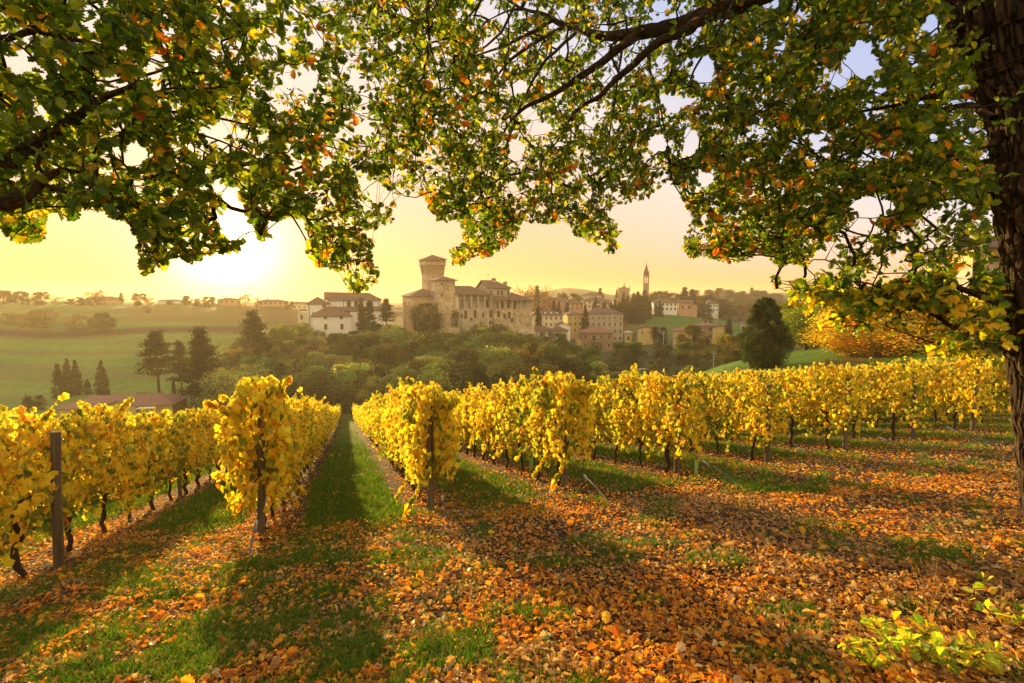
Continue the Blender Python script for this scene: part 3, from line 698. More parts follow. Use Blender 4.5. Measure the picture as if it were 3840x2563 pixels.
# ------------------------------------------------------------------ the two oaks overhead
M_bark = None
def bark_mat():
    m, t, o = newmat('oak_bark'); p = nd(t, 'ShaderNodeBsdfPrincipled'); p.inputs['Roughness'].default_value = .9; p.inputs['Specular IOR Level'].default_value = .25
    a = nd(t, 'ShaderNodeAttribute', attribute_name='Col'); g = nd(t, 'ShaderNodeTexCoord')
    mp = nd(t, 'ShaderNodeMapping'); mp.inputs['Scale'].default_value = (1, 1, .4); t.links.new(g.outputs['Object'], mp.inputs[0])
    n = nd(t, 'ShaderNodeTexNoise'); n.inputs['Scale'].default_value = 55; n.inputs['Detail'].default_value = 7; t.links.new(mp.outputs[0], n.inputs['Vector'])
    c = mix(t, 1.0, a.outputs['Color'], ramp(t, n.outputs['Fac'], [(.3, (.5, .5, .5)), (.7, (1.5, 1.45, 1.4))]), 'MULTIPLY')
    t.links.new(c, p.inputs['Base Color']); b = nd(t, 'ShaderNodeBump'); b.inputs['Strength'].default_value = .8; b.inputs['Distance'].default_value = .02
    t.links.new(n.outputs['Fac'], b.inputs['Height']); t.links.new(b.outputs[0], p.inputs['Normal']); t.links.new(p.outputs[0], o.inputs[0]); return m
M_bark = bark_mat()
def px(cx, cy, crop):       # traced crops of the photograph -> picture column and row
    return {5: (cx/5.347, cy/5.347), 6: (341.3+cx/5.347, cy/5.347), 7: (682.7+cx/5.347, cy/5.347), 8: (773.3+cx/9.37, 226.7+cy/9.37)}[crop]
def in_poly(u, v, poly):
    poly = np.array(poly); inside = np.zeros(len(u), bool); j = len(poly)-1
    for i in range(len(poly)):
        xi, yi = poly[i]; xj, yj = poly[j]
        c = ((yi > v) != (yj > v)) & (u < (xj-xi)*(v-yi)/(yj-yi+1e-12)+xi); inside ^= c; j = i
    return inside
EDGE = [px(a, b, 5) for a, b in [(-900, 1200), (0, 1200), (60, 1290), (110, 1300), (230, 1290), (240, 1150), (300, 1165), (340, 1170), (430, 1150), (440, 1110), (540, 1130), (620, 1170), (700, 1200), (740, 1280), (725, 1340), (755, 1400), (735, 1450), (780, 1485), (815, 1460), (815, 1400), (890, 1445), (905, 1380), (960, 1370), (1030, 1415), (1080, 1385), (1100, 1365), (1260, 1365), (1315, 1290), (1215, 1285), (1190, 1220), (1155, 1180), (1215, 1090), (1160, 1040), (1140, 985), (1285, 1000), (1285, 1080), (1330, 1180), (1400, 1290), (1460, 1275), (1430, 1190), (1530, 1165), (1620, 1165), (1655, 1250), (1640, 1350), (1700, 1430), (1825, 1450)]] + \
       [px(a, b, 6) for a, b in [(10, 1530), (60, 1565), (150, 1560), (200, 1500), (190, 1440), (245, 1470), (245, 1420), (190, 1410), (170, 1340), (185, 1290), (70, 1235), (190, 1230), (280, 1180), (290, 1060), (240, 1050), (150, 1030), (90, 985), (170, 960), (300, 1040), (420, 1040), (480, 1130), (520, 1180), (640, 1190), (650, 1260), (580, 1340), (600, 1430), (640, 1430), (700, 1380), (800, 1370), (900, 1310), (960, 1250), (960, 1185), (1000, 1190), (1080, 1195), (1200, 1190), (1250, 1260), (1350, 1300), (1420, 1360), (1490, 1350), (1490, 1250), (1510, 1220), (1440, 1165), (1440, 1110), (1560, 1080), (1640, 1060), (1700, 1000), (1790, 975), (1825, 1080)]] + \
       [px(a, b, 7) for a, b in [(60, 1170), (20, 1230), (0, 1290), (10, 1390), (130, 1370), (240, 1405), (350, 1395), (400, 1330), (480, 1400), (520, 1425), (610, 1400), (650, 1455), (690, 1400), (750, 1310), (860, 1290), (900, 1180), (960, 1160), (1000, 1160), (1000, 1200), (1130, 1230), (1200, 1200), (1300, 1120), (1450, 1050), (1560, 1100), (1700, 1200), (2600, 1200)]] + [(1300, -400), (-200, -400)]
LOW = [px(a, b, 8) for a, b in [(-10, 560), (40, 520), (200, 560), (300, 540), (460, 420), (640, 280), (820, 190), (1000, 250), (1300, 200), (1500, 130), (1750, 180), (2000, 300), (2400, 200), (2500, 1200), (2100, 1180), (2000, 1240), (1750, 1240), (1450, 1230), (1350, 1150), (1100, 1020), (830, 1110), (640, 960), (480, 860), (330, 830), (200, 730), (60, 690), (0, 700)]]
TWIGS_UP = [px(a, b, 7) for a, b in [(760, 1440), (860, 1290), (1000, 1230), (1130, 1230), (1300, 1130), (1440, 1060), (1560, 1120), (1700, 1240), (1700, 1400), (1500, 1430), (1200, 1420), (900, 1500)]]
HOLES = [(5, 100, 350, 75, 55), (5, 455, 75, 40, 60), (5, 715, 820, 70, 75), (5, 735, 990, 45, 45), (5, 1190, 690, 45, 60), (5, 1700, 210, 55, 45), (5, 1640, 420, 40, 60), (5, 1590, 900, 40, 30),(5,560,30,60,25),
         (6, 1060, 685, 75, 40), (6, 330, 60, 50, 30), (6, 780, 60, 60, 60), (6, 790, 250, 50, 60), (6, 1180, 260, 60, 45), (6, 1400, 290, 40, 50), (6, 960, 470, 55, 45), (6, 1000, 600, 45, 45), (6, 940, 800, 45, 70), (6, 1700, 40, 40, 50), (6, 1420, 420, 30, 50), (6, 1690, 760, 60, 50), (6, 1770, 560, 50, 60), (6, 910, 1010, 35, 50),(6,1180,60,40,25),
         (7, 110, 370, 80, 90), (7, 40, 760, 50, 90), (7, 950, 330, 105, 90), (7, 830, 420, 60, 50), (7, 1330, 130, 50, 70), (7, 1060, 490, 40, 30), (7, 1010, 1100, 150, 60), (7, 960, 250, 40, 40), (7, 1340, 730, 25, 40), (7, 700, 740, 30, 25), (7, 860, 830, 40, 30), (7, 120, 960, 60, 40), (7, 600, 760, 25, 25),(7,1230,330,40,40)]
HOL = [(px(a, b, c)[0], px(a, b, c)[1], ra/5.347, rb/5.347) for c, a, b, ra, rb in HOLES]
def cover(u, v):
    """how leafy the canopy is around a picture point (0..1)"""
    m_ = in_poly(u, v, EDGE)
    w_ = m_*1.0
    nn = fbm(u*.045, v*.045, 0, 91, 3)
    w_ = w_*np.clip(1.25-1.3*smooth(.50, .74, nn)+smooth(150, 200, v), .3, 1)
    for hx, hy, ra, rb in HOL:
        q = ((u-hx)/ra)**2+((v-hy)/rb)**2; w_ = w_*smooth(.55, 1.25, q+.5*(fbm(u*.15, v*.15, 0, 15)-.5))
    # the looser boughs of the middle
    w_ = w_*np.where((u > 470) & (u < 700) & (v < 130), .72, 1)
    w_ = w_*1.0
    w_ = w_*np.interp(u, [0, 150, 300, 450], [.60, .60, .80, 1])
    lo = in_poly(u+(fbm(u*.08, v*.08, 0, 31, 3)-.5)*60, v+(fbm(u*.08, v*.08, 9, 32, 3)-.5)*45, LOW)
    w_ = np.maximum(w_, lo*np.clip(1.15-1.6*smooth(.42, .66, fbm(u*.05, v*.05, 0, 71, 3)), .06, 1)*.60)
    w_ = np.maximum(w_, in_poly(u, v, TWIGS_UP)*.22)
    return w_
def leafdepth(u, r, n):
    a = np.interp(u, [-150, 120, 260, 400, 560, 700, 850, 1000], [2.3, 2.4, 2.9, 3.4, 4.1, 3.6, 3.0, 2.7])
    b = np.interp(u, [-150, 120, 260, 400, 560, 700, 850, 1000], [4.2, 4.6, 6.0, 7.5, 8.0, 7.0, 6.2, 5.6])
    return a+(b-a)*r.random(n)**1.1
def W(u, v, Y):
    u = np.asarray(u, float); v = np.asarray(v, float)
    a = (u-512)/F; b = (341.5-v)/F; dy = math.cos(PITCH)+b*math.sin(PITCH); dz = b*math.cos(PITCH)-math.sin(PITCH); k = Y/dy
    return np.stack([a*k, dy*k, dz*k], -1)
# main limbs, each traced with its own depth: (crop, [(cx,cy,depth,radius)...])
LIMBS_L = [
 (5, [(-1100, 1500, 2.6, .16), (-600, 1150, 2.7, .14), (-200, 960, 2.75, .105), (0, 885, 2.8, .085), (120, 815, 2.85, .06), (230, 745, 2.95, .048), (400, 640, 3.1, .042), (480, 570, 3.2, .036), (560, 515, 3.3, .033), (700, 465, 3.45, .026), (745, 410, 3.6, .02), (820, 395, 3.8, .014), (960, 330, 4.1, .008)]),
 (5, [(-600, 1150, 2.7, .10), (-300, 330, 3.1, .06), (0, 215, 3.3, .036), (90, 190, 3.35, .032), (200, 155, 3.4, .030), (300, 190, 3.5, .027), (450, 218, 3.6, .022), (600, 262, 3.7, .017), (700, 292, 3.8, .012), (820, 330, 4.0, .009), (960, 400, 4.2, .005)]),
 (5, [(-200, 960, 2.75, .09), (-60, 1075, 2.65, .075), (60, 1075, 2.6, .06), (170, 1020, 2.62, .050), (225, 950, 2.65, .035), (330, 900, 2.75, .018), (460, 930, 2.9, .012), (640, 965, 3.1, .008), (830, 960, 3.3, .005)]),
 (5, [(720, 455, 3.45, .026), (735, 520, 3.4, .024), (765, 575, 3.4, .022), (720, 640, 3.4, .022), (680, 680, 3.4, .024), (640, 720, 3.35, .018), (590, 770, 3.3, .012), (600, 880, 3.25, .010), (650, 980, 3.2, .009), (700, 1090, 3.2, .007), (800, 1190, 3.2, .004)]),
 (5, [(690, 700, 3.4, .020), (770, 690, 3.45, .016), (900, 680, 3.6, .014), (1050, 712, 3.8, .012), (1200, 760, 4.0, .011), (1350, 830, 4.2, .009), (1480, 930, 4.4, .007), (1600, 1060, 4.6, .004)]),
 (5, [(860, 600, 3.6, .018), (1000, 600, 3.8, .018), (1150, 625, 4.1, .016), (1280, 660, 4.3, .014), (1500, 700, 4.7, .013), (1800, 795, 5.1, .010), (2100, 870, 5.4, .006)]),
 (5, [(760, 590, 3.4, .02), (860, 600, 3.6, .018)]),
 (5, [(330, 700, 3.05, .022), (350, 760, 3.0, .017), (430, 830, 3.0, .014), (520, 860, 3.0, .010), (570, 900, 3.0, .006)]),
 (5, [(800, 1020, 3.2, .004), (1000, 1160, 3.4, .006), (1100, 1250, 3.5, .004), (1250, 1320, 3.6, .003)]),
]
LIMBS_R = [
 (6, [(3050, -560, 4.1, .22), (2600, -180, 4.4, .15), (2250, -20, 4.7, .125), (2000, 70, 4.9, .108), (1825, 130, 5.0, .098), (1700, 152, 5.1, .09), (1560, 186, 5.2, .082), (1440, 192, 5.3, .062), (1340, 180, 5.4, .055), (1220, 142, 5.6, .046), (1130, 112, 5.7, .038), (1080, 72, 5.8, .028), (960, 46, 6.0, .020), (880, 60, 6.2, .014), (760, 120, 6.4, .007)]),
 (6, [(1590, 190, 5.2, .06), (1480, 262, 5.1, .052), (1380, 340, 5.1, .046), (1280, 412, 5.1, .042), (1200, 462, 5.1, .036), (1100, 520, 5.1, .03), (980, 572, 5.2, .024), (910, 640, 5.2, .017), (860, 722, 5.3, .010), (790, 860, 5.4, .006), (720, 960, 5.5, .003)]),
 (6, [(2000, 70, 4.9, .08), (1840, 160, 4.7, .062), (1720, 215, 4.6, .052), (1640, 272, 4.6, .046), (1560, 350, 4.6, .04), (1480, 412, 4.6, .034), (1380, 520, 4.6, .026), (1290, 562, 4.6, .021), (1230, 622, 4.6, .016), (1150, 762, 4.6, .010), (1080, 840, 4.6, .005)]),
 (6, [(1130, 112, 5.7, .032), (1000, 182, 5.6, .026), (860, 252, 5.6, .018), (700, 300, 5.7, .010), (560, 420, 5.8, .006)]),
 (6, [(1180, 150, 5.6, .030), (1060, 215, 5.4, .028), (960, 280, 5.3, .024), (880, 345, 5.3, .018), (780, 470, 5.3, .010), (700, 560, 5.4, .005)]),
 (6, [(1250, 180, 5.4, .024), (1100, 312, 5.0, .020), (1040, 402, 4.9, .017), (960, 562, 4.8, .014), (905, 700, 4.8, .012), (868, 880, 4.8, .009), (870, 1100, 4.8, .005)]),
 (6, [(1640, 272, 4.6, .02), (1650, 380, 4.5, .015), (1700, 520, 4.4, .012), (1720, 660, 4.4, .009), (1750, 800, 4.4, .005)]),
 (6, [(1500, 270, 5.0, .018), (1480, 400, 4.9, .014), (1460, 560, 4.8, .012), (1430, 740, 4.8, .010), (1440, 900, 4.8, .006)]),
 (6, [(1280, 412, 5.1, .02), (1240, 540, 5.0, .014), (1230, 700, 4.9, .010), (1200, 900, 4.9, .006), (1180, 1050, 4.9, .003)]),
 (6, [(930, 20, 6.0, .022), (860, 170, 5.8, .02), (760, 260, 5.6, .014), (600, 330, 5.4, .008)]),
 (6, [(960, 46, 6.0, .03), (1060, -140, 6.0, .03), (1300, -260, 5.6, .04), (1900, -300, 5.0, .06)]),
 (6, [(960, 46, 6.0, .022), (800, -60, 6.0, .02), (720, 40, 6.0, .018), (640, 130, 5.9, .012), (600, 240, 5.7, .007)]),
 (6, [(560, -220, 5.8, .03), (480, -60, 5.4, .024), (455, 60, 5.1, .02), (460, 160, 4.9, .018), (480, 260, 4.8, .015), (500, 360, 4.7, .013), (540, 470, 4.7, .010), (500, 560, 4.7, .009), (440, 640, 4.7, .007), (330, 760, 4.7, .005)]),
 (6, [(560, -220, 5.8, .03), (1060, -240, 5.9, .035), (1300, -260, 5.6, .04)]),
 (7, [(1560, 505, 3.7, .045), (1450, 512, 3.8, .034), (1300, 520, 4.0, .026), (1150, 560, 4.2, .020), (940, 600, 4.4, .014), (730, 642, 4.7, .007)]),
 (7, [(1660, 640, 3.6, .04), (1540, 560, 3.9, .028), (1400, 575, 4.1, .018), (1250, 640, 4.3, .010)]),
 (7, [(1660, 770, 3.6, .035), (1620, 780, 3.6, .026), (1500, 800, 3.7, .022), (1380, 860, 3.8, .018), (1200, 900, 4.0, .014), (1080, 960, 4.1, .009), (900, 1010, 4.3, .005)]),
 (7, [(1080, 720, 4.1, .016), (940, 800, 4.2, .014), (770, 862, 4.3, .010), (640, 780, 4.4, .008), (580, 650, 4.4, .007), (520, 500, 4.5, .005)]),
 (7, [(1250, 640, 4.3, .012), (1080, 720, 4.1, .016)]),
 (8, [(2250, 760, 3.75, .05), (2140, 725, 3.7, .040), (2040, 692, 3.65, .032), (1900, 640, 3.6, .028), (1720, 572, 3.6, .023), (1600, 505, 3.6, .018), (1490, 468, 3.6, .012), (1250, 430, 3.7, .008), (1000, 440, 3.8, .004)]),
 (8, [(2280, 1150, 3.7, .045), (2150, 1120, 3.6, .032), (2000, 1108, 3.5, .027), (1850, 1050, 3.5, .024), (1700, 952, 3.5, .021), (1500, 820, 3.5, .015), (1300, 690, 3.5, .011), (1050, 600, 3.6, .010), (900, 522, 3.6, .009), (760, 510, 3.7, .008), (640, 530, 3.8, .007), (300, 552, 4.0, .005), (0, 585, 4.2, .002)]),
 (8, [(1850, 1050, 3.5, .016), (1720, 930, 3.6, .012), (1500, 720, 3.8, .009), (1400, 560, 4.0, .006)]),
 (8, [(2150, 1120, 3.6, .018), (2000, 1160, 3.5, .012), (1700, 1160, 3.5, .008), (1350, 1040, 3.5, .006), (1100, 950, 3.6, .004), (860, 850, 3.7, .003)]),
 (7, [(1560, 90, 3.8, .05), (1450, 20, 4.0, .04), (1300, -120, 4.3, .05), (1000, -260, 4.8, .05)]),
 (7, [(1200, 1230, 3.9, .004), (1270, 1140, 3.9, .007), (1300, 1040, 3.9, .009), (1360, 960, 3.9, .012), (1500, 880, 3.8, .016), (1640, 860, 3.65, .02)]),
 (7, [(300, -300, 5.0, .05), (290, -100, 4.6, .03), (240, 80, 4.3, .02), (130, 260, 4.2, .014), (30, 420, 4.2, .010), (50, 520, 4.2, .006)]),
 (7, [(900, -280, 5.0, .05), (680, -100, 4.6, .03), (610, 60, 4.3, .02), (500, 200, 4.2, .012), (420, 420, 4.2, .007)]),
]
def bark_tube(path, rad, sides, seed, ridge=.12, nseg=None, vcol=(.075, .048, .030), fscale=1.0):
    path = np.array(path); rad = np.array(rad); L_ = np.concatenate([[0], np.cumsum(np.linalg.norm(np.diff(path, axis=0), axis=1))])
    nseg = nseg or max(12, int(L_[-1]/.035)); q = np.linspace(0, L_[-1], nseg)
    # smooth the polyline
    from_ = np.stack([np.interp(q, L_, path[:, i]) for i in range(3)], -1); rr = np.interp(q, L_, rad)
    k1 = np.exp(-.5*(np.arange(-4, 5)/1.8)**2); k1 /= k1.sum()
    w_ = max(1, int(nseg/len(path)/2.2)); k1 = np.hanning(2*w_+3)[1:-1]; k1 /= k1.sum(); pw = len(k1)//2
    from_ = np.stack([np.convolve(np.pad(from_[:, i], pw, mode='reflect', reflect_type='odd'), k1, 'valid') for i in range(3)], -1)
    from_ += (np.stack([fbm(q*4, q*0, seed+i, 3) for i in range(3)], -1)-.5)*rr[:, None]*(.9 if fscale < 1 else .22)
    V_, F_ = tube(from_, rr, sides); c_ = np.repeat(from_, sides, 0); r_ = np.repeat(rr, sides)
    dv = (V_-c_)/r_[:, None]; th = np.tile(np.arange(sides)/sides*2*math.pi, nseg); ql = np.repeat(q, sides)
    k_ = np.clip(21*r_, 2.2, 11)*fscale; cx_, sx_ = np.cos(th)*k_, np.sin(th)*k_
    wp = (fbm(cx_*.4, sx_*.4, ql*2, seed+3)-.5)*.8; wq = (fbm(cx_*.4+9, sx_*.4, ql*2, seed+4)-.5)*.8
    f1, f2, idv = voro(cx_+wp, sx_+wq, ql*5.0, seed)
    rid = np.clip((f2-f1)*2.6, 0, 1)**.7; fine = fbm(cx_*5, sx_*5, ql*40, seed+7, 3)
    V_ = c_+dv*(r_*(1-ridge)+r_*ridge*(rid*(.6+.6*idv)+.45*(fine-.5)))[:, None]
    col = np.array(vcol)[None]*(.16+.9*rid*(.6+.6*idv)+.7*(fine-.4))[:, None]*np.array([[1.15, 1.0, .85]])
    lich = smooth(.62, .72, fbm(cx_*.8, sx_*.8, ql*2.5, seed+11, 3))*.5*rid; col = col*(1-lich[:, None])+lich[:, None]*np.array([[.10, .095, .045]])
    return V_, F_, np.clip(col, .006, .5)
def oak(name, label, base, trunk_path, trunk_rad, limbs, seed, side, ntw, lsz):
    r = np.random.default_rng(seed)
    root = thing(name, base, label, 'oak tree', 'oaks overhanging the vineyard'); B0 = np.array(base)
    V_, F_, C_ = bark_tube(np.array(trunk_path)-B0, trunk_rad, 420, seed, .085, 900, (.055, .034, .020)); link('trunk', npmesh('oak_trunk', V_, [F_], M_bark, C_, None, True), root)
    nodes = []; nrad = []
    for i, (crop, pts) in enumerate(limbs):
        if crop == 'w': w_ = np.array([p[:3] for p in pts])
        else:
            uv = np.array([px(p[0], p[1], crop) for p in pts]); w_ = W(uv[:, 0], uv[:, 1], np.array([p[2] for p in pts]))
        rad = np.array([p[3] for p in pts])*(.66 if side is sideL else .78)
        V_, F_, C_ = bark_tube(w_-B0, rad, 20 if rad.max() > .03 else 9, seed+i*7, .10, None, (.07, .045, .028), .6)
        link('branch', npmesh('oak_branch', V_, [F_], M_bark, C_, None, True), root)
        Ls = np.concatenate([[0], np.cumsum(np.linalg.norm(np.diff(w_, axis=0), axis=1))]); q = np.arange(.25 if i else 1.2, Ls[-1], .06)
        nodes.append(np.stack([np.interp(q, Ls, w_[:, j]) for j in range(3)], -1)); nrad.append(np.interp(q, Ls, rad))
    nrad_ = np.concatenate(nrad); nodes = np.concatenate(nodes); nn0 = len(nodes)
    # leafy spray centres
    u = r.uniform(-140, 1160, ntw); v = np.where(r.random(ntw) < .93, r.uniform(-60, 352, ntw), r.uniform(-360, -60, ntw))
    nl_ = ntw//5; u = np.concatenate([u, r.uniform(735, 1010, nl_)]); v = np.concatenate([v, r.uniform(275, 350, nl_)]); ntw2 = len(u)
    cv = cover(u, v); keep = r.random(ntw2) < cv*side(u, v, r)
    u, v, cv = u[keep], v[keep], cv[keep]; Yd = leafdepth(u, r, len(u))
    low = (v > 285) & (u > 700); Yd = np.where(low, r.uniform(2.9, 5.2, len(u)), Yd)
    trk = u > np.interp(v, [0, 160, 350, 480], [950, 985, 1000, 1012])
    Yd = np.where(trk & (r.random(len(u)) > .03), r.uniform(4.4, 7, len(u)), Yd)
    T_ = W(u, v, Yd)
    # grow twigs: nearest existing node, near ones first
    d0 = np.empty(len(T_))
    for a in range(0, len(T_), 400): d0[a:a+400] = np.sqrt(((T_[a:a+400, None]-nodes[None])**2).sum(-1)).min(1)
    okd = d0 < 1.7; T_, d0 = T_[okd], d0[okd]
    order = np.argsort(d0); T_ = T_[order]
    cap = nn0+len(T_)*5+10; NP = np.zeros((cap, 3)); NP[:nn0] = nodes; par = np.full(cap, -1); cnt = nn0; ends = []
    for p in T_:
        dv = NP[:cnt]-p; dist = np.sqrt((dv**2).sum(1)); 
        k = int(np.argmin(dist+.10*(np.arange(cnt) < 0))); dd_ = dist[k]; st = NP[k].copy(); ns = max(2, min(5, int(dd_/.09)+1)); last = k
        sag = np.array([0, 0, -.10*dd_])*r.uniform(-.6, 1.2); wob = unit(1, r)[0]*.10*dd_
        for j in range(1, ns+1):
            f_ = j/ns; q_ = st+(p-st)*f_+(sag+wob)*math.sin(f_*math.pi); NP[cnt] = q_; par[cnt] = last; last = cnt; cnt += 1
        ends.append(last)
    NP = NP[:cnt]; par = par[:cnt]; load = np.zeros(cnt); load[ends] = 1
    for i in range(cnt-1, nn0-1, -1): load[par[i]] += load[i]
    ii = np.arange(nn0, cnt); A_ = NP[par[ii]]; B_ = NP[ii]
    rb = .0017*np.maximum(load[ii], 1)**.42; ra = np.where(par[ii] < nn0, rb*1.15, .0017*np.maximum(load[par[ii]], 1)**.42); ra = np.minimum(ra, rb*1.8)
    V_, F_ = tubes_batch(A_-B0, B_-B0, ra, rb, 4)
    tag(link('twigs', npmesh('oak_twigs', V_, [F_], M_bark, np.tile((.045, .028, .018), (len(V_), 1))), root), kind='stuff')
    # leaves: a spray at each twig end, single leaves along the last pieces
    E = np.array(ends); k_ = r.integers(5, 10, len(E)); dirn = NP[E]-NP[par[E]]; dirn /= np.linalg.norm(dirn, axis=1)[:, None]+1e-9
    idx_ = np.repeat(np.arange(len(E)), k_); dr = dirn[idx_]; rnd = unit(len(idx_), r)
    t_ = dr*.55+rnd*.9; t_[:, 2] -= .38; t_ /= np.linalg.norm(t_, axis=1)[:, None]
    back = r.random(len(idx_))**1.5*.13; pos = NP[E][idx_]-dr*back[:, None]+t_*.012
    sz = lsz*r.uniform(.55, 1.2, len(idx_))
    # cut what hangs outside the real outline
    uu, vv = proj(pos+t_*sz[:, None]*.7); ok = cover(uu, vv)+.0 > r.random(len(uu))*.30; ok |= (vv < -40)
    bb = nodes[nrad_ > .012]; br_ = nrad_[nrad_ > .012]; bu, bv = proj(bb)
    for a in range(0, len(uu), 2000):
        dd_ = np.hypot(uu[a:a+2000, None]-bu[None], vv[a:a+2000, None]-bv[None]); hit = ((dd_ < 4+br_[None]*F/bb[None, :, 1]) & (pos[a:a+2000, 1][:, None] < bb[None, :, 1])).any(1)
        ok[a:a+2000] &= ~(hit & (r.random(len(hit)) < .88))
    pos, t_, sz, idx2 = pos[ok], t_[ok], sz[ok], idx_[ok]; n_ = len(pos)
    nv = unit(n_, r)*.8; nv[:, 2] += .7
    V_, F_ = stamp(T_OAK, pos-B0, t_, nv, sz)
    c = pick([(6, (.06, .12, .014)), (4, (.12, .19, .02)), (2.4, (.27, .32, .028)), (.8, (.52, .40, .035))], n_, r, .15)
    aut = fbm(pos[:, 0]*1.3, pos[:, 1]*1.3, pos[:, 2]*1.3, 5)
    h_ = _hash(idx2, idx2*0, idx2*0, 3); br = (h_ < .028) | (r.random(n_) < .018) | ((aut > .76) & (r.random(n_) < .3))
    ylw = (vv[ok] > 285) & (uu[ok] > 700) & (r.random(n_) < .36); c[ylw] = pick([(3, (.55, .48, .04)), (2, (.62, .42, .04)), (1, (.36, .40, .03))], ylw.sum(), r)  # low boughs: their sunlit yellow is put into the leaf colour
    c[br] = pick([(3, (.62, .24, .02)), (2, (.50, .15, .015)), (2, (.62, .40, .04))], br.sum(), r)
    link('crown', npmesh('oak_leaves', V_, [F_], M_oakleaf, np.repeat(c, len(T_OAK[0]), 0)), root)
    print(name, 'sprays', len(E), 'leaves', n_)
    return root
# trunk at the picture's right edge: column of its left side and depth
tb = []; tr_ = []
for v_, ue, Yt, rad in [(700, 1046, 3.55, .40), (620, 1036, 3.58, .35), (560, 1027, 3.6, .33), (520, 1018, 3.6, .32), (480, 1012, 3.62, .31), (420, 1006, 3.64, .31), (350, 1001, 3.66, .315), (280, 997, 3.68, .315), (220, 991, 3.7, .32), (160, 987, 3.72, .33), (100, 980, 3.74, .35), (60, 970, 3.76, .385), (25, 958, 3.78, .43), (0, 942, 3.8, .48), (-60, 925, 3.9, .50), (-200, 930, 4.0, .46), (-420, 960, 4.1, .40)]:
    te = math.atan((ue-512)/F); Dc = Yt/math.cos(te); uc = 512+F*math.tan(te+math.asin(rad/Dc)); p = W(uc, v_, Yt); tb.append(p); tr_.append(rad)
tb = np.array(tb); b0 = (float(tb[0, 0]), float(tb[0, 1]), hz(tb[0, 0], tb[0, 1])-.05); tb = np.concatenate([[[b0[0]+.02, b0[1], b0[2]-.3]], tb]); tr_ = [.46]+tr_
sideR = lambda u, v, r: np.clip((u-np.interp(v, [-400, 0, 120, 200, 300], [430, 330, 380, 420, 380])+r.normal(size=len(u))*28)/40, 0, 1)
sideL = lambda u, v, r: np.clip(-(u-np.interp(v, [-400, 0, 120, 200, 300], [430, 330, 380, 420, 380])+r.normal(size=len(u))*28)/40, 0, 1)
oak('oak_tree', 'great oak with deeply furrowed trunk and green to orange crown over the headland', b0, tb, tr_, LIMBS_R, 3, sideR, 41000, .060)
xl, yl = -5.6, 2.3; zl = hz(xl, yl)
tl = [(xl, yl, zl-.3), (xl, yl, zl+.3), (xl+.05, yl+.03, zl+1.0), (xl+.2, yl+.1, -.3), (xl+.5, yl+.2, .8), (xl+.6, yl+.3, 2.5), (xl+.5, yl+.3, 4.5)]
LIMBS_L[0] = (5, LIMBS_L[0][1])
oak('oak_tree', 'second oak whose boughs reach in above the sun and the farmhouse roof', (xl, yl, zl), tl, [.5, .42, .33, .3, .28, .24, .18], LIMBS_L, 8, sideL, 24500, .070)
# ------------------------------------------------------------------ buildings
def stone_mat(name, c1, c2, c3, sc_=1.2, mortar=.5, rough=.95):
    m, t, o = newmat(name); p = nd(t, 'ShaderNodeBsdfPrincipled'); p.inputs['Roughness'].default_value = rough; p.inputs['Specular IOR Level'].default_value = .1
    g = nd(t, 'ShaderNodeTexCoord'); n = nd(t, 'ShaderNodeTexNoise'); n.inputs['Scale'].default_value = .35*sc_; n.inputs['Detail'].default_value = 8; n.inputs['Roughness'].default_value = .75; t.links.new(g.outputs['Object'], n.inputs['Vector'])
    v_ = nd(t, 'ShaderNodeTexVoronoi'); v_.inputs['Scale'].default_value = 2.2*sc_; mp = nd(t, 'ShaderNodeMapping'); mp.inputs['Scale'].default_value = (1, 1, 1.8); t.links.new(g.outputs['Object'], mp.inputs[0]); t.links.new(mp.outputs[0], v_.inputs['Vector'])
    c = ramp(t, n.outputs['Fac'], [(.3, c1), (.5, c2), (.68, c3)])
    vs = nd(t, 'ShaderNodeSeparateColor'); t.links.new(v_.outputs['Color'], vs.inputs[0])
    c = mix(t, mortar, c, mix(t, 1.0, c, ramp(t, vs.outputs[0], [(0, (.55, .55, .55)), (1, (1.4, 1.35, 1.3))]), 'MULTIPLY'))
    t.links.new(c, p.inputs['Base Color']); b = nd(t, 'ShaderNodeBump'); b.inputs['Strength'].default_value = .5; b.inputs['Distance'].default_value = .1
    t.links.new(v_.outputs['Distance'], b.inputs['Height']); t.links.new(b.outputs[0], p.inputs['Normal']); t.links.new(p.outputs[0], o.inputs[0]); return m
M_stone = stone_mat('castle_stone', (.28, .20, .13), (.48, .37, .25), (.66, .54, .40), .8, .8)
M_stone2 = stone_mat('grey_stone', (.30, .25, .19), (.43, .37, .30), (.58, .52, .44))
M_brick = stone_mat('old_brick', (.26, .17, .12), (.34, .23, .16), (.44, .32, .23), 3.0, .4)
M_keep = stone_mat('keep_brick', (.34, .22, .13), (.43, .30, .19), (.53, .40, .27), 2.0, .4)
M_white = solid('lime_white', (.85, .83, .82), (.74, .72, .70), .8, .9)
M_plaster = solid('pale_plaster', (.55, .48, .38), (.44, .38, .30), .7, .9)
M_arch = solid('loggia_plaster', (.72, .56, .46), (.62, .49, .40), .6, .9)
M_pink = solid('pink_plaster', (.58, .33, .26), (.48, .28, .23), .5, .9)
M_orange = solid('orange_plaster', (.58, .34, .21), (.47, .28, .18), .5, .9)
M_yellow = solid('yellow_plaster', (.68, .50, .20), (.58, .42, .18), .5, .9)
M_cream = solid('cream_plaster', (.72, .63, .46), (.62, .54, .40), .5, .9)
M_goldst = stone_mat('golden_rubble', (.45, .28, .10), (.55, .38, .16), (.62, .46, .24))
M_roof = solid('clay_tiles', (.20, .11, .07), (.13, .075, .05), 2.2, .9, .8, 14, c3=(.27, .16, .10))
M_roofr = solid('red_tiles', (.32, .165, .11), (.22, .12, .08), 2.2, .9, .8, 14)
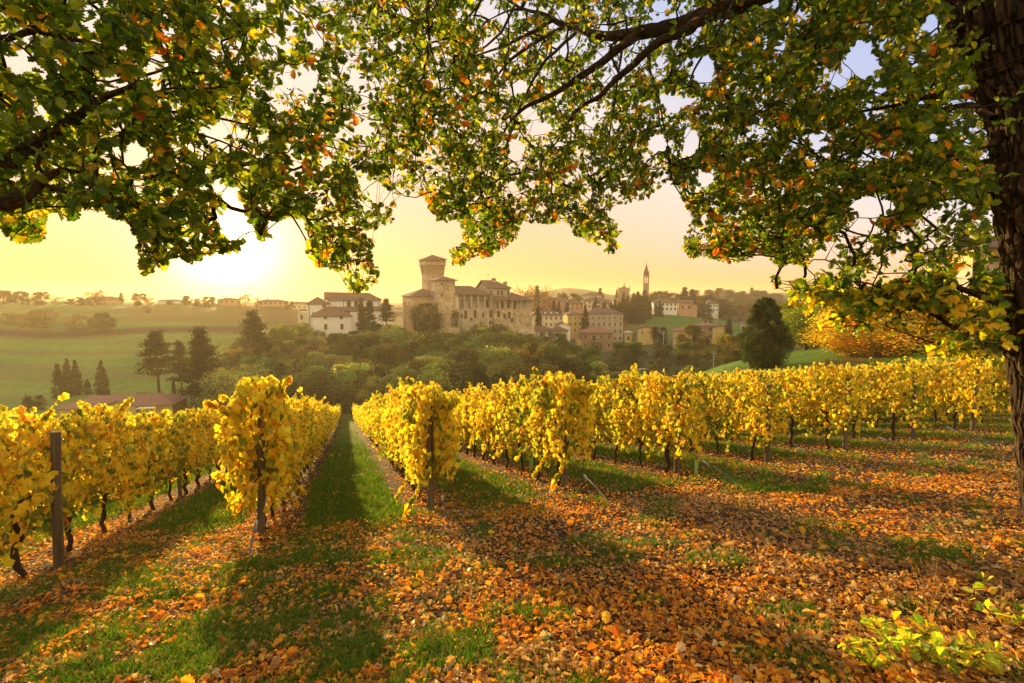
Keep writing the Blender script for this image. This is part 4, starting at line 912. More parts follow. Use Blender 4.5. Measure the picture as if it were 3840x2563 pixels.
M_dark = solid('window_dark', (.035, .028, .022), (.06, .045, .03), 2, .3, spec=.5)
M_shut = solid('shutter_brown', (.13, .06, .035), (.10, .045, .03), 4, .7)
M_trim = solid('stone_trim', (.50, .42, .32), (.42, .35, .27), 2, .9)
M_iron = solid('dark_iron', (.05, .045, .04), (.03, .03, .03), 5, .6)
WIN = {}
def window(parent, x, y, z, w_, h_, face='f', style='plain', name='window'):
    """a framed opening; local x,z at its foot centre on the wall plane y; face f/b along x, l/r along y"""
    key_ = (round(w_, 2), round(h_, 2), style)
    if key_ not in WIN:
        mb = MB(); t = .10
        mb.box(-w_/2, w_/2, -.02, .05, 0, h_, 1)
        mb.box(-w_/2-t, -w_/2, -.07, .05, -t, h_+t, 0); mb.box(w_/2, w_/2+t, -.07, .05, -t, h_+t, 0)
        mb.box(-w_/2, w_/2, -.07, .05, h_, h_+t, 0); mb.box(-w_/2, w_/2, -.12, .05, -t, 0, 0)
        if style == 'shut':
            mb.box(-w_/2-t-w_*.5, -w_/2-t, -.10, .04, 0, h_, 2); mb.box(w_/2+t, w_/2+t+w_*.5, -.10, .04, 0, h_, 2)
        if style == 'closed': mb.box(-w_/2+.03, -.02, -.06, -.02, .03, h_-.03, 2); mb.box(.02, w_/2-.03, -.06, -.02, .03, h_-.03, 2)
        if style == 'plain': mb.box(-.03, .03, -.05, -.02, 0, h_, 0)
        WIN[key_] = mb.mesh('window_unit', [M_trim, M_dark, M_shut])
    rz = {'f': 0, 'r': math.pi/2, 'l': -math.pi/2, 'b': math.pi}[face]
    return link(name, WIN[key_], parent, (x, y, z), rz)
def roof_mesh(x0, x1, y0, y1, z, rh, kind='hip', oh=.55, th=.22, axis='x'):
    """hip, gable or lean roof over a rectangle: solid, with eaves"""
    X0, X1, Y0, Y1 = x0-oh, x1+oh, y0-oh, y1+oh; mb = MB()
    if axis == 'y' : 
        mbx = roof_mesh(-y1, -y0, x0, x1, z, rh, kind, oh, th, 'x')
        for V_ in mbx.v: V_[:, [0, 1]] = np.stack([V_[:, 1], -V_[:, 0]], -1)
        return mbx
    L_ = X1-X0; D_ = Y1-Y0; ym = (Y0+Y1)/2
    if kind == 'hip':
        ins = min(D_/2, L_/2-.05); r0 = (X0+ins, ym, z+rh); r1 = (X1-ins, ym, z+rh)
        if L_ < D_: ins = L_/2; r0 = ((X0+X1)/2, Y0+ins, z+rh); r1 = ((X0+X1)/2, Y1-ins, z+rh)
        B_ = [(X0, Y0, z), (X1, Y0, z), (X1, Y1, z), (X0, Y1, z)]; T_ = [(a, b, c+th) for a, b, c in B_]; V_ = B_+T_+[r0[:2]+(r0[2]+th,), r1[:2]+(r1[2]+th,)]
        mb.add(V_, np.array([(0, 3, 2, 1), (0, 1, 5, 4), (1, 2, 6, 5), (2, 3, 7, 6), (3, 0, 4, 7)]))
        if L_ >= D_: mb.add(V_, [np.array([(4, 5, 9, 8), (6, 7, 8, 9)]), np.array([(5, 6, 9), (7, 4, 8)])])
        else: mb.add(V_, [np.array([(5, 6, 9, 8), (7, 4, 8, 9)]), np.array([(4, 5, 8), (6, 7, 9)])])
    elif kind == 'gable':
        V_ = [(X0, Y0, z), (X0, ym, z+rh), (X0, Y1, z), (X1, Y0, z), (X1, ym, z+rh), (X1, Y1, z)]; V_ = V_+[(a, b, c+th) for a, b, c in V_]
        mb.add(V_, np.array([(6, 9, 10, 7), (7, 10, 11, 8), (0, 1, 4, 3), (1, 2, 5, 4), (0, 6, 7, 1), (1, 7, 8, 2), (3, 4, 10, 9), (4, 5, 11, 10), (0, 3, 9, 6), (2, 8, 11, 5)]))
    elif kind == 'lean':     # low at the front y0, high at the back
        V_ = [(X0, Y0, z), (X1, Y0, z), (X1, y1, z+rh), (X0, y1, z+rh)]; V_ = V_+[(a, b, c+th) for a, b, c in V_]
        mb.add(V_, np.array([(0, 3, 2, 1), (4, 5, 6, 7), (0, 1, 5, 4), (1, 2, 6, 5), (2, 3, 7, 6), (3, 0, 4, 7)]))
    return mb
def gable_wall(x0, x1, y0, y1, z, rh, axis='x'):
    mb = MB()
    if axis == 'x':
        for x_, s_ in ((x0, 1), (x1-.02, 1)):
            V_ = [(x_, y0, z), (x_, y1, z), (x_, (y0+y1)/2, z+rh*.93), (x_+.02, y0, z), (x_+.02, y1, z), (x_+.02, (y0+y1)/2, z+rh*.93)]
            mb.add(V_, [np.array([(0, 2, 1), (3, 4, 5)]), np.array([(0, 1, 4, 3), (1, 2, 5, 4), (2, 0, 3, 5)])])
    else:
        for y_ in (y0, y1-.02):
            V_ = [(x0, y_, z), (x1, y_, z), ((x0+x1)/2, y_, z+rh*.93), (x0, y_+.02, z), (x1, y_+.02, z), ((x0+x1)/2, y_+.02, z+rh*.93)]
            mb.add(V_, [np.array([(0, 1, 2), (3, 5, 4)]), np.array([(0, 3, 4, 1), (1, 4, 5, 2), (2, 5, 3, 0)])])
    return mb
def chimney(parent, x, y, z, w_=.8, h_=1.4, mat=None):
    mb = MB().box(-w_/2, w_/2, -w_/2, w_/2, 0, h_, 0).box(-w_*.65, w_*.65, -w_*.65, w_*.65, h_*.8, h_*.9, 1).box(-w_*.45, w_*.45, -w_*.45, w_*.45, h_, h_*1.1, 1)
    return mb.obj('chimney', [mat or M_stone, M_roof], parent, (x, y, z))
def antenna(parent, x, y, z, h_=3.0):
    mb = MB().tube([(0, 0, 0), (0, 0, h_)], .04, 4)
    for k, f_ in enumerate((.98, .9, .8)): mb.tube([(-.55+.1*k, 0, h_*f_), (.55-.1*k, 0, h_*f_)], .025, 4)
    return mb.obj('antenna', M_iron, parent, (x, y, z))
def place(u, vbase, Y_, rot_deg):
    """front-near corner of a building on the ray of picture column u at depth Y; rot: how much its front recedes to the right"""
    p = P(u, vbase, Y_); az_ = math.atan2(p.x, p.y)
    return p, -az_+R(rot_deg)
def zof(v, Y_): return P(512, v, Y_).z
def block(parent, name, mat, x0, x1, y0, y1, z0, z1): return MB().box(x0, x1, y0, y1, z0, z1).obj(name, mat, parent)
def house(name, label, u, v0, v1, vr, Y_, wd, dp, rot, wall, roofm, kind='hip', axis='x', floors=2, cols=4, scols=2, style='shut', wsz=(.8, 1.2), chim=1, group=None, flip=False, ww=None, down=6, cat='house', ant=0):
    """u: near front corner column; v0 base row, v1 eave row, vr ridge row"""
    p, rz = place(u, v0, Y_, rot); hgt = zof(v1, Y_)-zof(v0, Y_); rh = max(.8, zof(vr, Y_)-zof(v1, Y_))
    rt = thing(name, p, label, cat, group, rz)
    x0, x1 = (0, wd) if not flip else (-wd, 0); y0, y1 = 0, dp
    mb = MB().box(x0, x1, y0, y1, -down, hgt)
    if kind == 'gable': g_ = gable_wall(x0, x1, y0, y1, hgt, rh, axis); [mb.v.append(v_) for v_ in g_.v]; mb.c += g_.c; [mb.f.setdefault(k_, []).extend([a+mb.n for a in g_.f[k_]]) for k_ in g_.f]; [mb.m.setdefault(k_, []).extend(g_.m[k_]) for k_ in g_.m]; mb.n += g_.n
    mb.obj('wall', wall, rt)
    rf = roof_mesh(x0, x1, y0, y1, hgt, rh, kind, .6, .2, axis).obj('roof', roofm, rt)
    fh = hgt/max(floors, 1)
    for f_ in range(floors):
        zz = f_*fh+fh*.32; hh = wsz[1] if not (floors > 2 and f_ == floors-1) else wsz[1]*.55
        for c_ in range(cols): window(rt, x0+wd*(c_+.5)/cols, y0, zz, wsz[0], hh, 'f', style)
        side = x0 if rot > 0 and not flip else x1
        for c_ in range(scols):
            yy = dp*(c_+.5)/scols
            window(rt, side, yy, zz, wsz[0], hh, 'l' if side == x0 else 'r', style)
    for c_ in range(chim): chimney(rf, x0+wd*(.35+.35*c_), dp*.5, hgt+rh*.75, .7, 1.3)
    if ant: antenna(rf, x0+wd*.6, dp*.5, hgt+rh*.8)
    return rt

# ---- the castle: local x along the long front (receding to the right), y into the hill
ca = R(27); OY = 188.0; o_ = P(438.7, 329.7, OY); CZ0 = o_.z
castle = thing('castle', o_, 'brown stone castle with corbelled keep and loggias on the wooded hill', 'castle', None, ca)
def CX(u, yl=0.0):            # local x on the plane y=yl seen in column u
    t = (u-512)/F*.9962; ox = o_.x-math.sin(ca)*yl; oy = OY+math.cos(ca)*yl
    return (t*oy-ox)/(math.cos(ca)-t*math.sin(ca))
def CZ(v, xl, yl=0.0):
    Yd = OY+math.sin(ca)*xl+math.cos(ca)*yl; return P(512, v, Yd).z-CZ0
# square front tower
st = MB(); zt = CZ(280.6, 3)
st.box(0, 6.6, 0, 9, 5.5, zt); st.frustum([(-1.6, -1.9, -6), (8.6, -1.9, -6), (8.6, 9, -6), (-1.6, 9, -6)], [(0, 0, 5.5), (6.6, 0, 5.5), (6.6, 9, 5.5), (0, 9, 5.5)])
tw = st.obj('square_tower', M_stone, castle)
rf = roof_mesh(0, 6.6, 0, 9, zt, 1.5, 'hip', .9, .25, 'x').obj('tower_roof', M_roof, tw); chimney(rf, 2.6, 4, zt+1.3, 1.3, 1.2)
for x_, z_, w_, h_ in [(1.5, zt-1.6, .8, .7), (1.3, zt-6.0, .8, 1.3), (3.6, zt-3.0, .5, .5)]: window(tw, x_, 0, z_, w_, h_, 'f', 'closed')
window(tw, 0, 5.5, zt-7.2, 1.1, 3.2, 'l', 'closed'); window(tw, 0, 5.5, zt-13, 1.1, 1.4, 'l', 'plain')
# keep behind
ky = 17.5; kx = CX(427.3, ky); kw = 6.9; kz1 = CZ(271.5, kx, ky); kz2 = CZ(264.8, kx, ky); kz3 = CZ(259.6, kx, ky); kap = CZ(254.4, kx, ky)
km = MB().box(kx, kx+kw, ky, ky+kw, 0, kz1)
e = .72
km.frustum([(kx, ky, kz1), (kx+kw, ky, kz1), (kx+kw, ky+kw, kz1), (kx, ky+kw, kz1)], [(kx-e*.55, ky-e*.55, kz2), (kx+kw+e*.55, ky-e*.55, kz2), (kx+kw+e*.55, ky+kw+e*.55, kz2), (kx-e*.55, ky+kw+e*.55, kz2)])
kp = km.obj('keep', M_keep, castle)
nb = 11
cm = MB()
for i in range(nb+1):       # long tapering corbels that flare to the crown
    f_ = i/nb*(kw+.2)-.1
    for (a0, b0_, dx, dy) in ((kx+f_, ky, 0, -1), (kx, ky+f_, -1, 0), (kx+kw, ky+f_, 1, 0)):
        w_ = .13
        if dy: cm.frustum([(a0-w_, b0_-.02, kz1-1.2), (a0+w_, b0_-.02, kz1-1.2), (a0+w_, b0_+.1, kz1-1.2), (a0-w_, b0_+.1, kz1-1.2)], [(a0-w_, b0_-e, kz2), (a0+w_, b0_-e, kz2), (a0+w_, b0_+.1, kz2), (a0-w_, b0_+.1, kz2)])
        else: cm.frustum([(a0+min(dx, 0)*.02, b0_-w_, kz1-1.2), (a0+max(dx, 0)*.02+.02, b0_-w_, kz1-1.2), (a0+max(dx, 0)*.02+.02, b0_+w_, kz1-1.2), (a0+min(dx, 0)*.02, b0_+w_, kz1-1.2)],
                         [(a0+min(dx, 0)*e, b0_-w_, kz2), (a0+max(dx, 0)*e+.02, b0_-w_, kz2), (a0+max(dx, 0)*e+.02, b0_+w_, kz2), (a0+min(dx, 0)*e, b0_+w_, kz2)])
cm.obj('corbel_ring', M_keep, kp)
crown = MB(); X0, X1, Y0, Y1 = kx-e-.05, kx+kw+e+.05, ky-e-.05, ky+kw+e+.05; wt = .35; zo0, zo1 = kz2+1.15, kz3-.3
crown.box(X0, X1, Y0, Y1, kz2, zo0)
for side in 'fblr':        # parapet with arched openings you can see the sky through
    no = 5
    for i in range(no+1):
        a0 = i/no; hw = .33
        if side in 'fb':
            c_ = X0+(X1-X0)*a0; yy = (Y0, Y0+wt) if side == 'f' else (Y1-wt, Y1)
            crown.box(max(X0, c_-hw), min(X1, c_+hw), yy[0], yy[1], zo0, zo1)
        else:
            c_ = Y0+(Y1-Y0)*a0; xx = (X0+.002, X0+wt) if side == 'l' else (X1-wt, X1-.002)
            crown.box(xx[0], xx[1], max(Y0+wt, c_-hw), min(Y1-wt, c_+hw), zo0, zo1)
crown.box(X0, X1, Y0, Y0+wt, zo1, kz3+.1); crown.box(X0, X1, Y1-wt, Y1, zo1, kz3+.1); crown.box(X0+.002, X0+wt, Y0+wt, Y1-wt, zo1, kz3+.1); crown.box(X1-wt, X1-.002, Y0+wt, Y1-wt, zo1, kz3+.1)
crown.obj('crown_parapet', M_keep, kp)
roof_mesh(X0, X1, Y0, Y1, kz3+.1, kap-kz3, 'hip', .55, .18).obj('keep_roof', M_roof, kp)
for x_, z_ in ((kx+2.2, kz1-5), (kx+4.4, kz1-8)): window(kp, x_, ky, z_, .5, .9, 'f', 'plain')
window(kp, kx, ky+3.4, kz1-4, .4, 1.0, 'l', 'plain')
# west wing with hip roof
wy = 8.0; wx0 = CX(411.5, wy); wx1 = 1.0; wz = CZ(296.4, wx0+4, wy)
ww_ = MB().box(wx0, 2.2, wy, wy+13, -4, wz).obj('west_wing', M_stone, castle)
roof_mesh(wx0, 4.5, wy, wy+13, wz, CZ(289.0, 0, wy+6)-wz, 'hip', .9, .2).obj('wing_roof', M_roof, ww_)
for i in range(3): window(ww_, wx0+1.6+i*2.6, wy, wz-3.2, .35, 2.0, 'f', 'plain')
# curtain wall with swallow-tail battlements, and the round bastion under the ivy
bx0 = CX(403.4, 2.0); bz = CZ(305.3, bx0, 2)
bw = MB().box(bx0, 1.2, 2.0, 3.0, -5, bz)
bw.frustum([(bx0+.6, -.4, -12), (bx0+5.5, -1.5, -12), (bx0+5.5, 3, -12), (bx0+.6, 3, -12)], [(bx0+.3, 1.6, bz-3.2), (bx0+2.6, 1.6, bz-3.2), (bx0+2.6, 3, bz-3.2), (bx0+.3, 3, bz-3.2)])
for i in range(7): bw.box(bx0+.2+i*1.6, bx0+.55+i*1.6, 1.45, 2.0, bz-3.0, bz-1.6); bw.box(bx0+.2+i*1.6-.25, bx0+.8+i*1.6, 1.6, 2.0, bz-1.6, bz-1.2)
cw = bw.obj('curtain_wall', M_keep, castle)
mw = MB(); 
mw.add([(-.55, 0, 0), (.55, 0, 0), (.55, 0, 1.75), (0, 0, 1.25), (-.55, 0, 1.75), (-.55, .4, 0), (.55, .4, 0), (.55, .4, 1.75), (0, .4, 1.25), (-.55, .4, 1.75)], [np.array([(0, 1, 2, 3, 4), (9, 8, 7, 6, 5)]), np.array([(0, 5, 6, 1), (1, 6, 7, 2), (2, 7, 8, 3), (3, 8, 9, 4), (4, 9, 5, 0)])])
MERL = mw.mesh('merlon', M_keep)
x_ = bx0+.55
while x_ < .8: link('merlon', MERL, cw, (x_, 2.0, bz)); x_ += 1.75
th_ = np.linspace(0, 2*math.pi, 25)[:-1]; bcx = CX(427.5, 3); 
bm_ = MB(); V_, F_ = tube([(bcx, 5.0, -10), (bcx, 5.0, bz-.6)], [5.6, 4.4], 24); bm_.add(V_, F_); bm_.obj('round_bastion', M_stone, castle)
# middle wing: loggia of tall stone piers over a windowed wall
mx0, mx1 = 6.6, CX(493.2); mzf = CZ(308.5, (mx0+mx1)/2); mze = CZ(294.6, (mx0+mx1)/2)
mid = MB().box(mx0, mx1, .6, 3.4, -7, mzf).box(mx0, mx1, 3.4, 14, -7, mze).obj('middle_wing', M_stone2, castle)
MB().box(mx0+.01, mx1-.01, 3.3, 3.39, mzf+.01, mze-.02).box(mx0, mx0+1.6, .62, 3.3, mzf, mze).obj('loggia_wall', M_arch, mid)
for i, u_ in enumerate((465.1, 471.9, 478.8, 485.7, 491.8)):
    c_ = CX(u_); MB().box(-.38, .38, 0, .75, 0, mze-mzf+.1).box(-.5, .5, -.1, .85, mze-mzf-.45, mze-mzf-.1).obj('loggia_pier', M_stone2, mid, (c_, .6, mzf-.05))
    if i < 4: MB().box(0, CX((465.1, 471.9, 478.8, 485.7, 491.8)[i+1])-c_, 0, .25, 0, .22).obj('tie_beam', M_shut, mid, (c_, 2.0, mze-2.2))
rr_ = MB(); ry0, ry1 = -.3, 14.4; rz = mze+CZ(286.0, 12, 8)-CZ(294.6, 12, 0)-.6
V_ = [(mx0-.3, ry0, mze), (mx1+.7, ry0, mze-.2), (mx1+.7, ry1, mze), (mx0-.3, ry1, mze), (mx0-.3, 7, mze+3.2), (mx1-6.5, 7, mze+3.2)]
V_ += [(a, b, c+.22) for a, b, c in V_]
rr_.add(V_, [np.array([(0, 3, 2, 1), (6, 7, 11, 10), (8, 9, 10, 11), (0, 1, 7, 6), (1, 2, 8, 7), (2, 3, 9, 8)]), np.array([(7, 8, 11), (9, 6, 10), (0, 6, 10), (0, 10, 4), (3, 4, 9), (4, 10, 9)])]); rr_.obj('middle_roof', M_roof, mid)
for u_, v_, w_, h_ in [(462.2, 317.3, .9, 1.1), (466.2, 319, 1.3, 3.2), (471.8, 320.8, 1.0, 1.2), (475.6, 318, 1.2, 3.0), (483.8, 317.5, .9, 1.8), (491.2, 317.5, 1.1, 2.8), (491, 325, 1.1, 1.6)]:
    c_ = CX(u_); window(mid, c_, .6, CZ(v_, c_), w_, h_, 'f', 'closed')
for u_ in (463, 470, 477.5, 487): c_ = CX(u_, 3.3); window(mid, c_, 3.3, mzf+.3, 1.1, 3.0, 'f', 'closed')
# upper block with gable toward the keep
uy = 5.2; ux0 = CX(488.4, uy); ux1 = CX(510.2, uy); uz0 = mze; uz1 = CZ(288.2, ux0+5, uy)
ub = MB().box(ux0, ux1, uy, uy+11, uz0-3, uz1)
g_ = [(ux0, uy, uz1), (ux0, uy+11, uz1), (ux0, uy+5.5, uz1+2.9)]; 
ub.add([(a+d_, b, c) for d_ in (0, .3) for a, b, c in g_], [np.array([(0, 2, 1), (3, 4, 5)]), np.array([(0, 1, 4, 3), (1, 2, 5, 4), (2, 0, 3, 5)])])
ubo = ub.obj('upper_block', M_stone2, castle)
V_ = [(ux0-.8, uy-.8, uz1-.1), (ux1+.8, uy-.8, uz1-.1), (ux1+.8, uy+11.8, uz1-.1), (ux0-.8, uy+11.8, uz1-.1), (ux0-.8, uy+5.5, uz1+3.1), (ux1-4.5, uy+5.5, uz1+3.1)]; V_ += [(a, b, c+.22) for a, b, c in V_]
ur = MB().add(V_, [np.array([(0, 1, 5, 4), (2, 3, 4, 5), (6, 7, 11, 10), (8, 9, 10, 11), (0, 1, 7, 6), (1, 2, 8, 7), (2, 3, 9, 8), (0, 4, 10, 6), (4, 3, 9, 10)]), np.array([(7, 8, 11), (1, 2, 5)])]).obj('upper_roof', M_roof, ubo)
chimney(ur, CX(493.2, uy+4), uy+3.5, uz1+2.3, 1.3, 1.6); chimney(ur, CX(504.6, uy+3), uy+2.5, uz1+1.2, 1.2, 1.4); antenna(ur, CX(488.6, uy+5), uy+5.5, uz1+3.2, 2.6)
for u_ in (491, 498, 502, 508.2): c_ = CX(u_, uy); window(ubo, c_, uy, uz1-2.9, .95, 1.9, 'f', 'plain')
# east wing: lower loggia, wall flaring to a scarp
ex0, ex1 = mx1, CX(532.6); ezf = CZ(308.8, (ex0+ex1)/2); eze = CZ(300.4, (ex0+ex1)/2)
ew = MB().box(ex0, ex1, .3, 3.0, 1.5, ezf).box(ex0, ex1, 3.0, 14, -7, eze)
ew.frustum([(ex0, -.9, -9), (ex1+2.6, -2.6, -9), (ex1+2.6, 14, -9), (ex0, 14, -9)], [(ex0, .3, 1.5), (ex1, .3, 1.5), (ex1, 14, 1.5), (ex0, 14, 1.5)])
ewo = ew.obj('east_wing', M_stone, castle)
MB().box(ex0+.01, ex1-.01, 2.9, 2.99, ezf+.01, eze-.02).obj('loggia_wall', M_arch, ewo)
for u_ in (493.4, 499.8, 506.7, 513.1, 521.6, 528.2, 530.3, 532.2):
    c_ = CX(u_); MB().box(-.25, .25, 0, .5, 0, eze-ezf+.1).obj('loggia_pier', M_trim, ewo, (c_, .35, ezf-.05))
rx_ = CX(509.5, 0); apx = CX(511.5, 7); apz = CZ(292.2, apx, 7)
V_ = [(ex0-.3, -.5, eze), (rx_, -.5, eze), (rx_, uy+.1, eze+1.5), (ex0-.3, uy+.1, eze+1.5)]; V_ += [(a, b, c+.22) for a, b, c in V_]
MB().add(V_, np.array([(0, 3, 2, 1), (4, 5, 6, 7), (0, 1, 5, 4), (1, 2, 6, 5), (3, 0, 4, 7)])).obj('lean_roof', M_roof, ewo)
V_ = [(rx_+.01, -.5, eze), (ex1+.8, -.5, eze-.1), (ex1+.8, 14.5, eze), (rx_+.01, 14.5, eze), (apx, 7, apz)]
MB().add(V_, [np.array([(0, 3, 2, 1)]), np.array([(0, 1, 4), (1, 2, 4), (2, 3, 4), (3, 0, 4)])]).obj('east_roof', M_roof, ewo)
for u_, v_, w_, h_ in [(498.8, 317, 1.2, 2.4), (504.8, 318.5, .9, 1.8), (509.6, 318.5, 1.1, 2.7), (512, 322.5, .9, 1.8), (497, 327, 1.2, 1.2)]:
    c_ = CX(u_); window(ewo, c_, .28 if v_ < 320 else .1, CZ(v_, c_), w_, h_, 'f', 'closed')
for u_ in (498, 502.3, 508.2, 514.8): c_ = CX(u_, 2.9); window(ewo, c_, 2.9, ezf+.1, 1.0, 2.6, 'f', 'closed')
for x_, y_ in ((9.0, .45), (mx1+.1, .2), (CX(514.3), .15)): MB().tube([(x_, y_, -3), (x_, y_, mzf+3.2)], .09, 5).obj('drain_pipe', M_iron, mid)

# ---- the white church-like complex
def cz(v, Y_): return zof(v, Y_)
WY = 188.0
wp = P(328.5, 331, WY); wc = thing('white_convent', wp, 'white plastered convent with brown tiled roofs beside the castle', 'building', None, R(21)); wz0 = wp.z
S_ = WY/F
def wx(u): 
    t = (u-512)/F*.9962; return (t*WY-wp.x)/(math.cos(R(21))-t*math.sin(R(21)))
def wzz(v, x=0): return P(512, v, WY+math.sin(R(21))*x).z-wz0
nx1 = wx(382.5); nz = wzz(300.2, 10); 
nave = MB().box(0, nx1, 5, 13, -5, nz); g_ = gable_wall(0, nx1, 5, 13, nz, 2.6); 
nv_ = nave.obj('nave_wall', M_white, wc); g_.obj('gable', M_white, nv_)
V_ = [(-1, 4.2, nz-.1), (nx1+.6, 4.2, nz-.1), (nx1+.6, 13.8, nz-.1), (-1, 13.8, nz-.1), (-1, 9, nz+2.9), (nx1-4, 9, nz+2.6)]; V_ += [(a, b, c+.22) for a, b, c in V_]
MB().add(V_, [np.array([(0, 1, 5, 4), (2, 3, 4, 5), (6, 7, 11, 10), (8, 9, 10, 11), (0, 1, 7, 6), (1, 2, 8, 7), (2, 3, 9, 8), (0, 4, 10, 6), (4, 3, 9, 10)]), np.array([(7, 8, 11), (1, 2, 5)])]).obj('roof', M_roof, nv_)
for u_ in (349.5, 357, 372): c_ = wx(u_); window(nv_, c_, 5, wzz(307, c_), 1.4, 2.2, 'f', 'closed')
for u_ in (344.2, 380.3): MB().tube([(wx(u_), 4.9, 2), (wx(u_), 4.9, nz)], .09, 4).obj('drain_pipe', M_iron, nv_)
ax1 = wx(382); az1 = wzz(311, 12); aw = MB().box(wx(349), ax1, -1, 4.95, -6, az1).obj('aisle_wall', M_white, wc)
roof_mesh(wx(340), ax1, -1, 4.9, az1, 1.4, 'lean', .5, .2).obj('aisle_roof', M_roof, aw)
fx0, fx1 = wx(315.2)-1.2, wx(349.8); fz = wzz(316, 0)
fw = MB().box(fx0, fx1, -4.5, 6, -6, fz).obj('front_wing', M_white, wc)
roof_mesh(fx0, fx1, -4.5, 5, fz, wzz(307.6, 0)-fz+.2, 'hip', .6, .2).obj('roof', M_roof, fw); chimney(fw, wx(324), 0, fz+1.6, 1.0, 1.3, M_white)
for u_, v_, h_ in [(325.3, 318.6, 1.0), (341, 318.6, 1.0), (325.3, 329, 2.0), (341.3, 328.5, 1.9)]: c_ = wx(u_-.8); window(fw, c_, -4.5, wzz(v_, c_), .9, h_, 'f', 'closed')
lx0, lx1 = wx(306.5), .5; lz = wzz(304.3, -6)
lw = MB().box(lx0, lx1, 2, 15, -6, lz).obj('west_block', M_white, wc); roof_mesh(lx0, lx1, 2, 15, lz, 2.6, 'hip', .6, .2).obj('roof', M_roof, lw)
window(lw, wx(313.4), 2, wzz(320, -6), .9, 2.6, 'f', 'closed'); window(lw, wx(324), 2, wzz(307.6, -3), 1.2, .9, 'f', 'closed'); antenna(lw, wx(316), 8, lz+2.4, 2.2); MB().tube([(wx(308.6), 1.9, -3), (wx(308.6), 1.9, lz)], .1, 4).obj('drain_pipe', M_iron, lw)
pw = MB().box(lx0-3.4, lx0-.05, 5, 14, -6, wzz(312.5, -10)).obj('annex', M_cream, wc); V2 = roof_mesh(0, 9, 0, 3.4, 0, 2.2, 'lean', .4, .2).obj('roof', M_roof, pw, (lx0-3.4, 14, wzz(312.5, -10)), -math.pi/2); window(pw, lx0-2, 5, wzz(320, -10), .7, 1.6, 'f', 'closed')

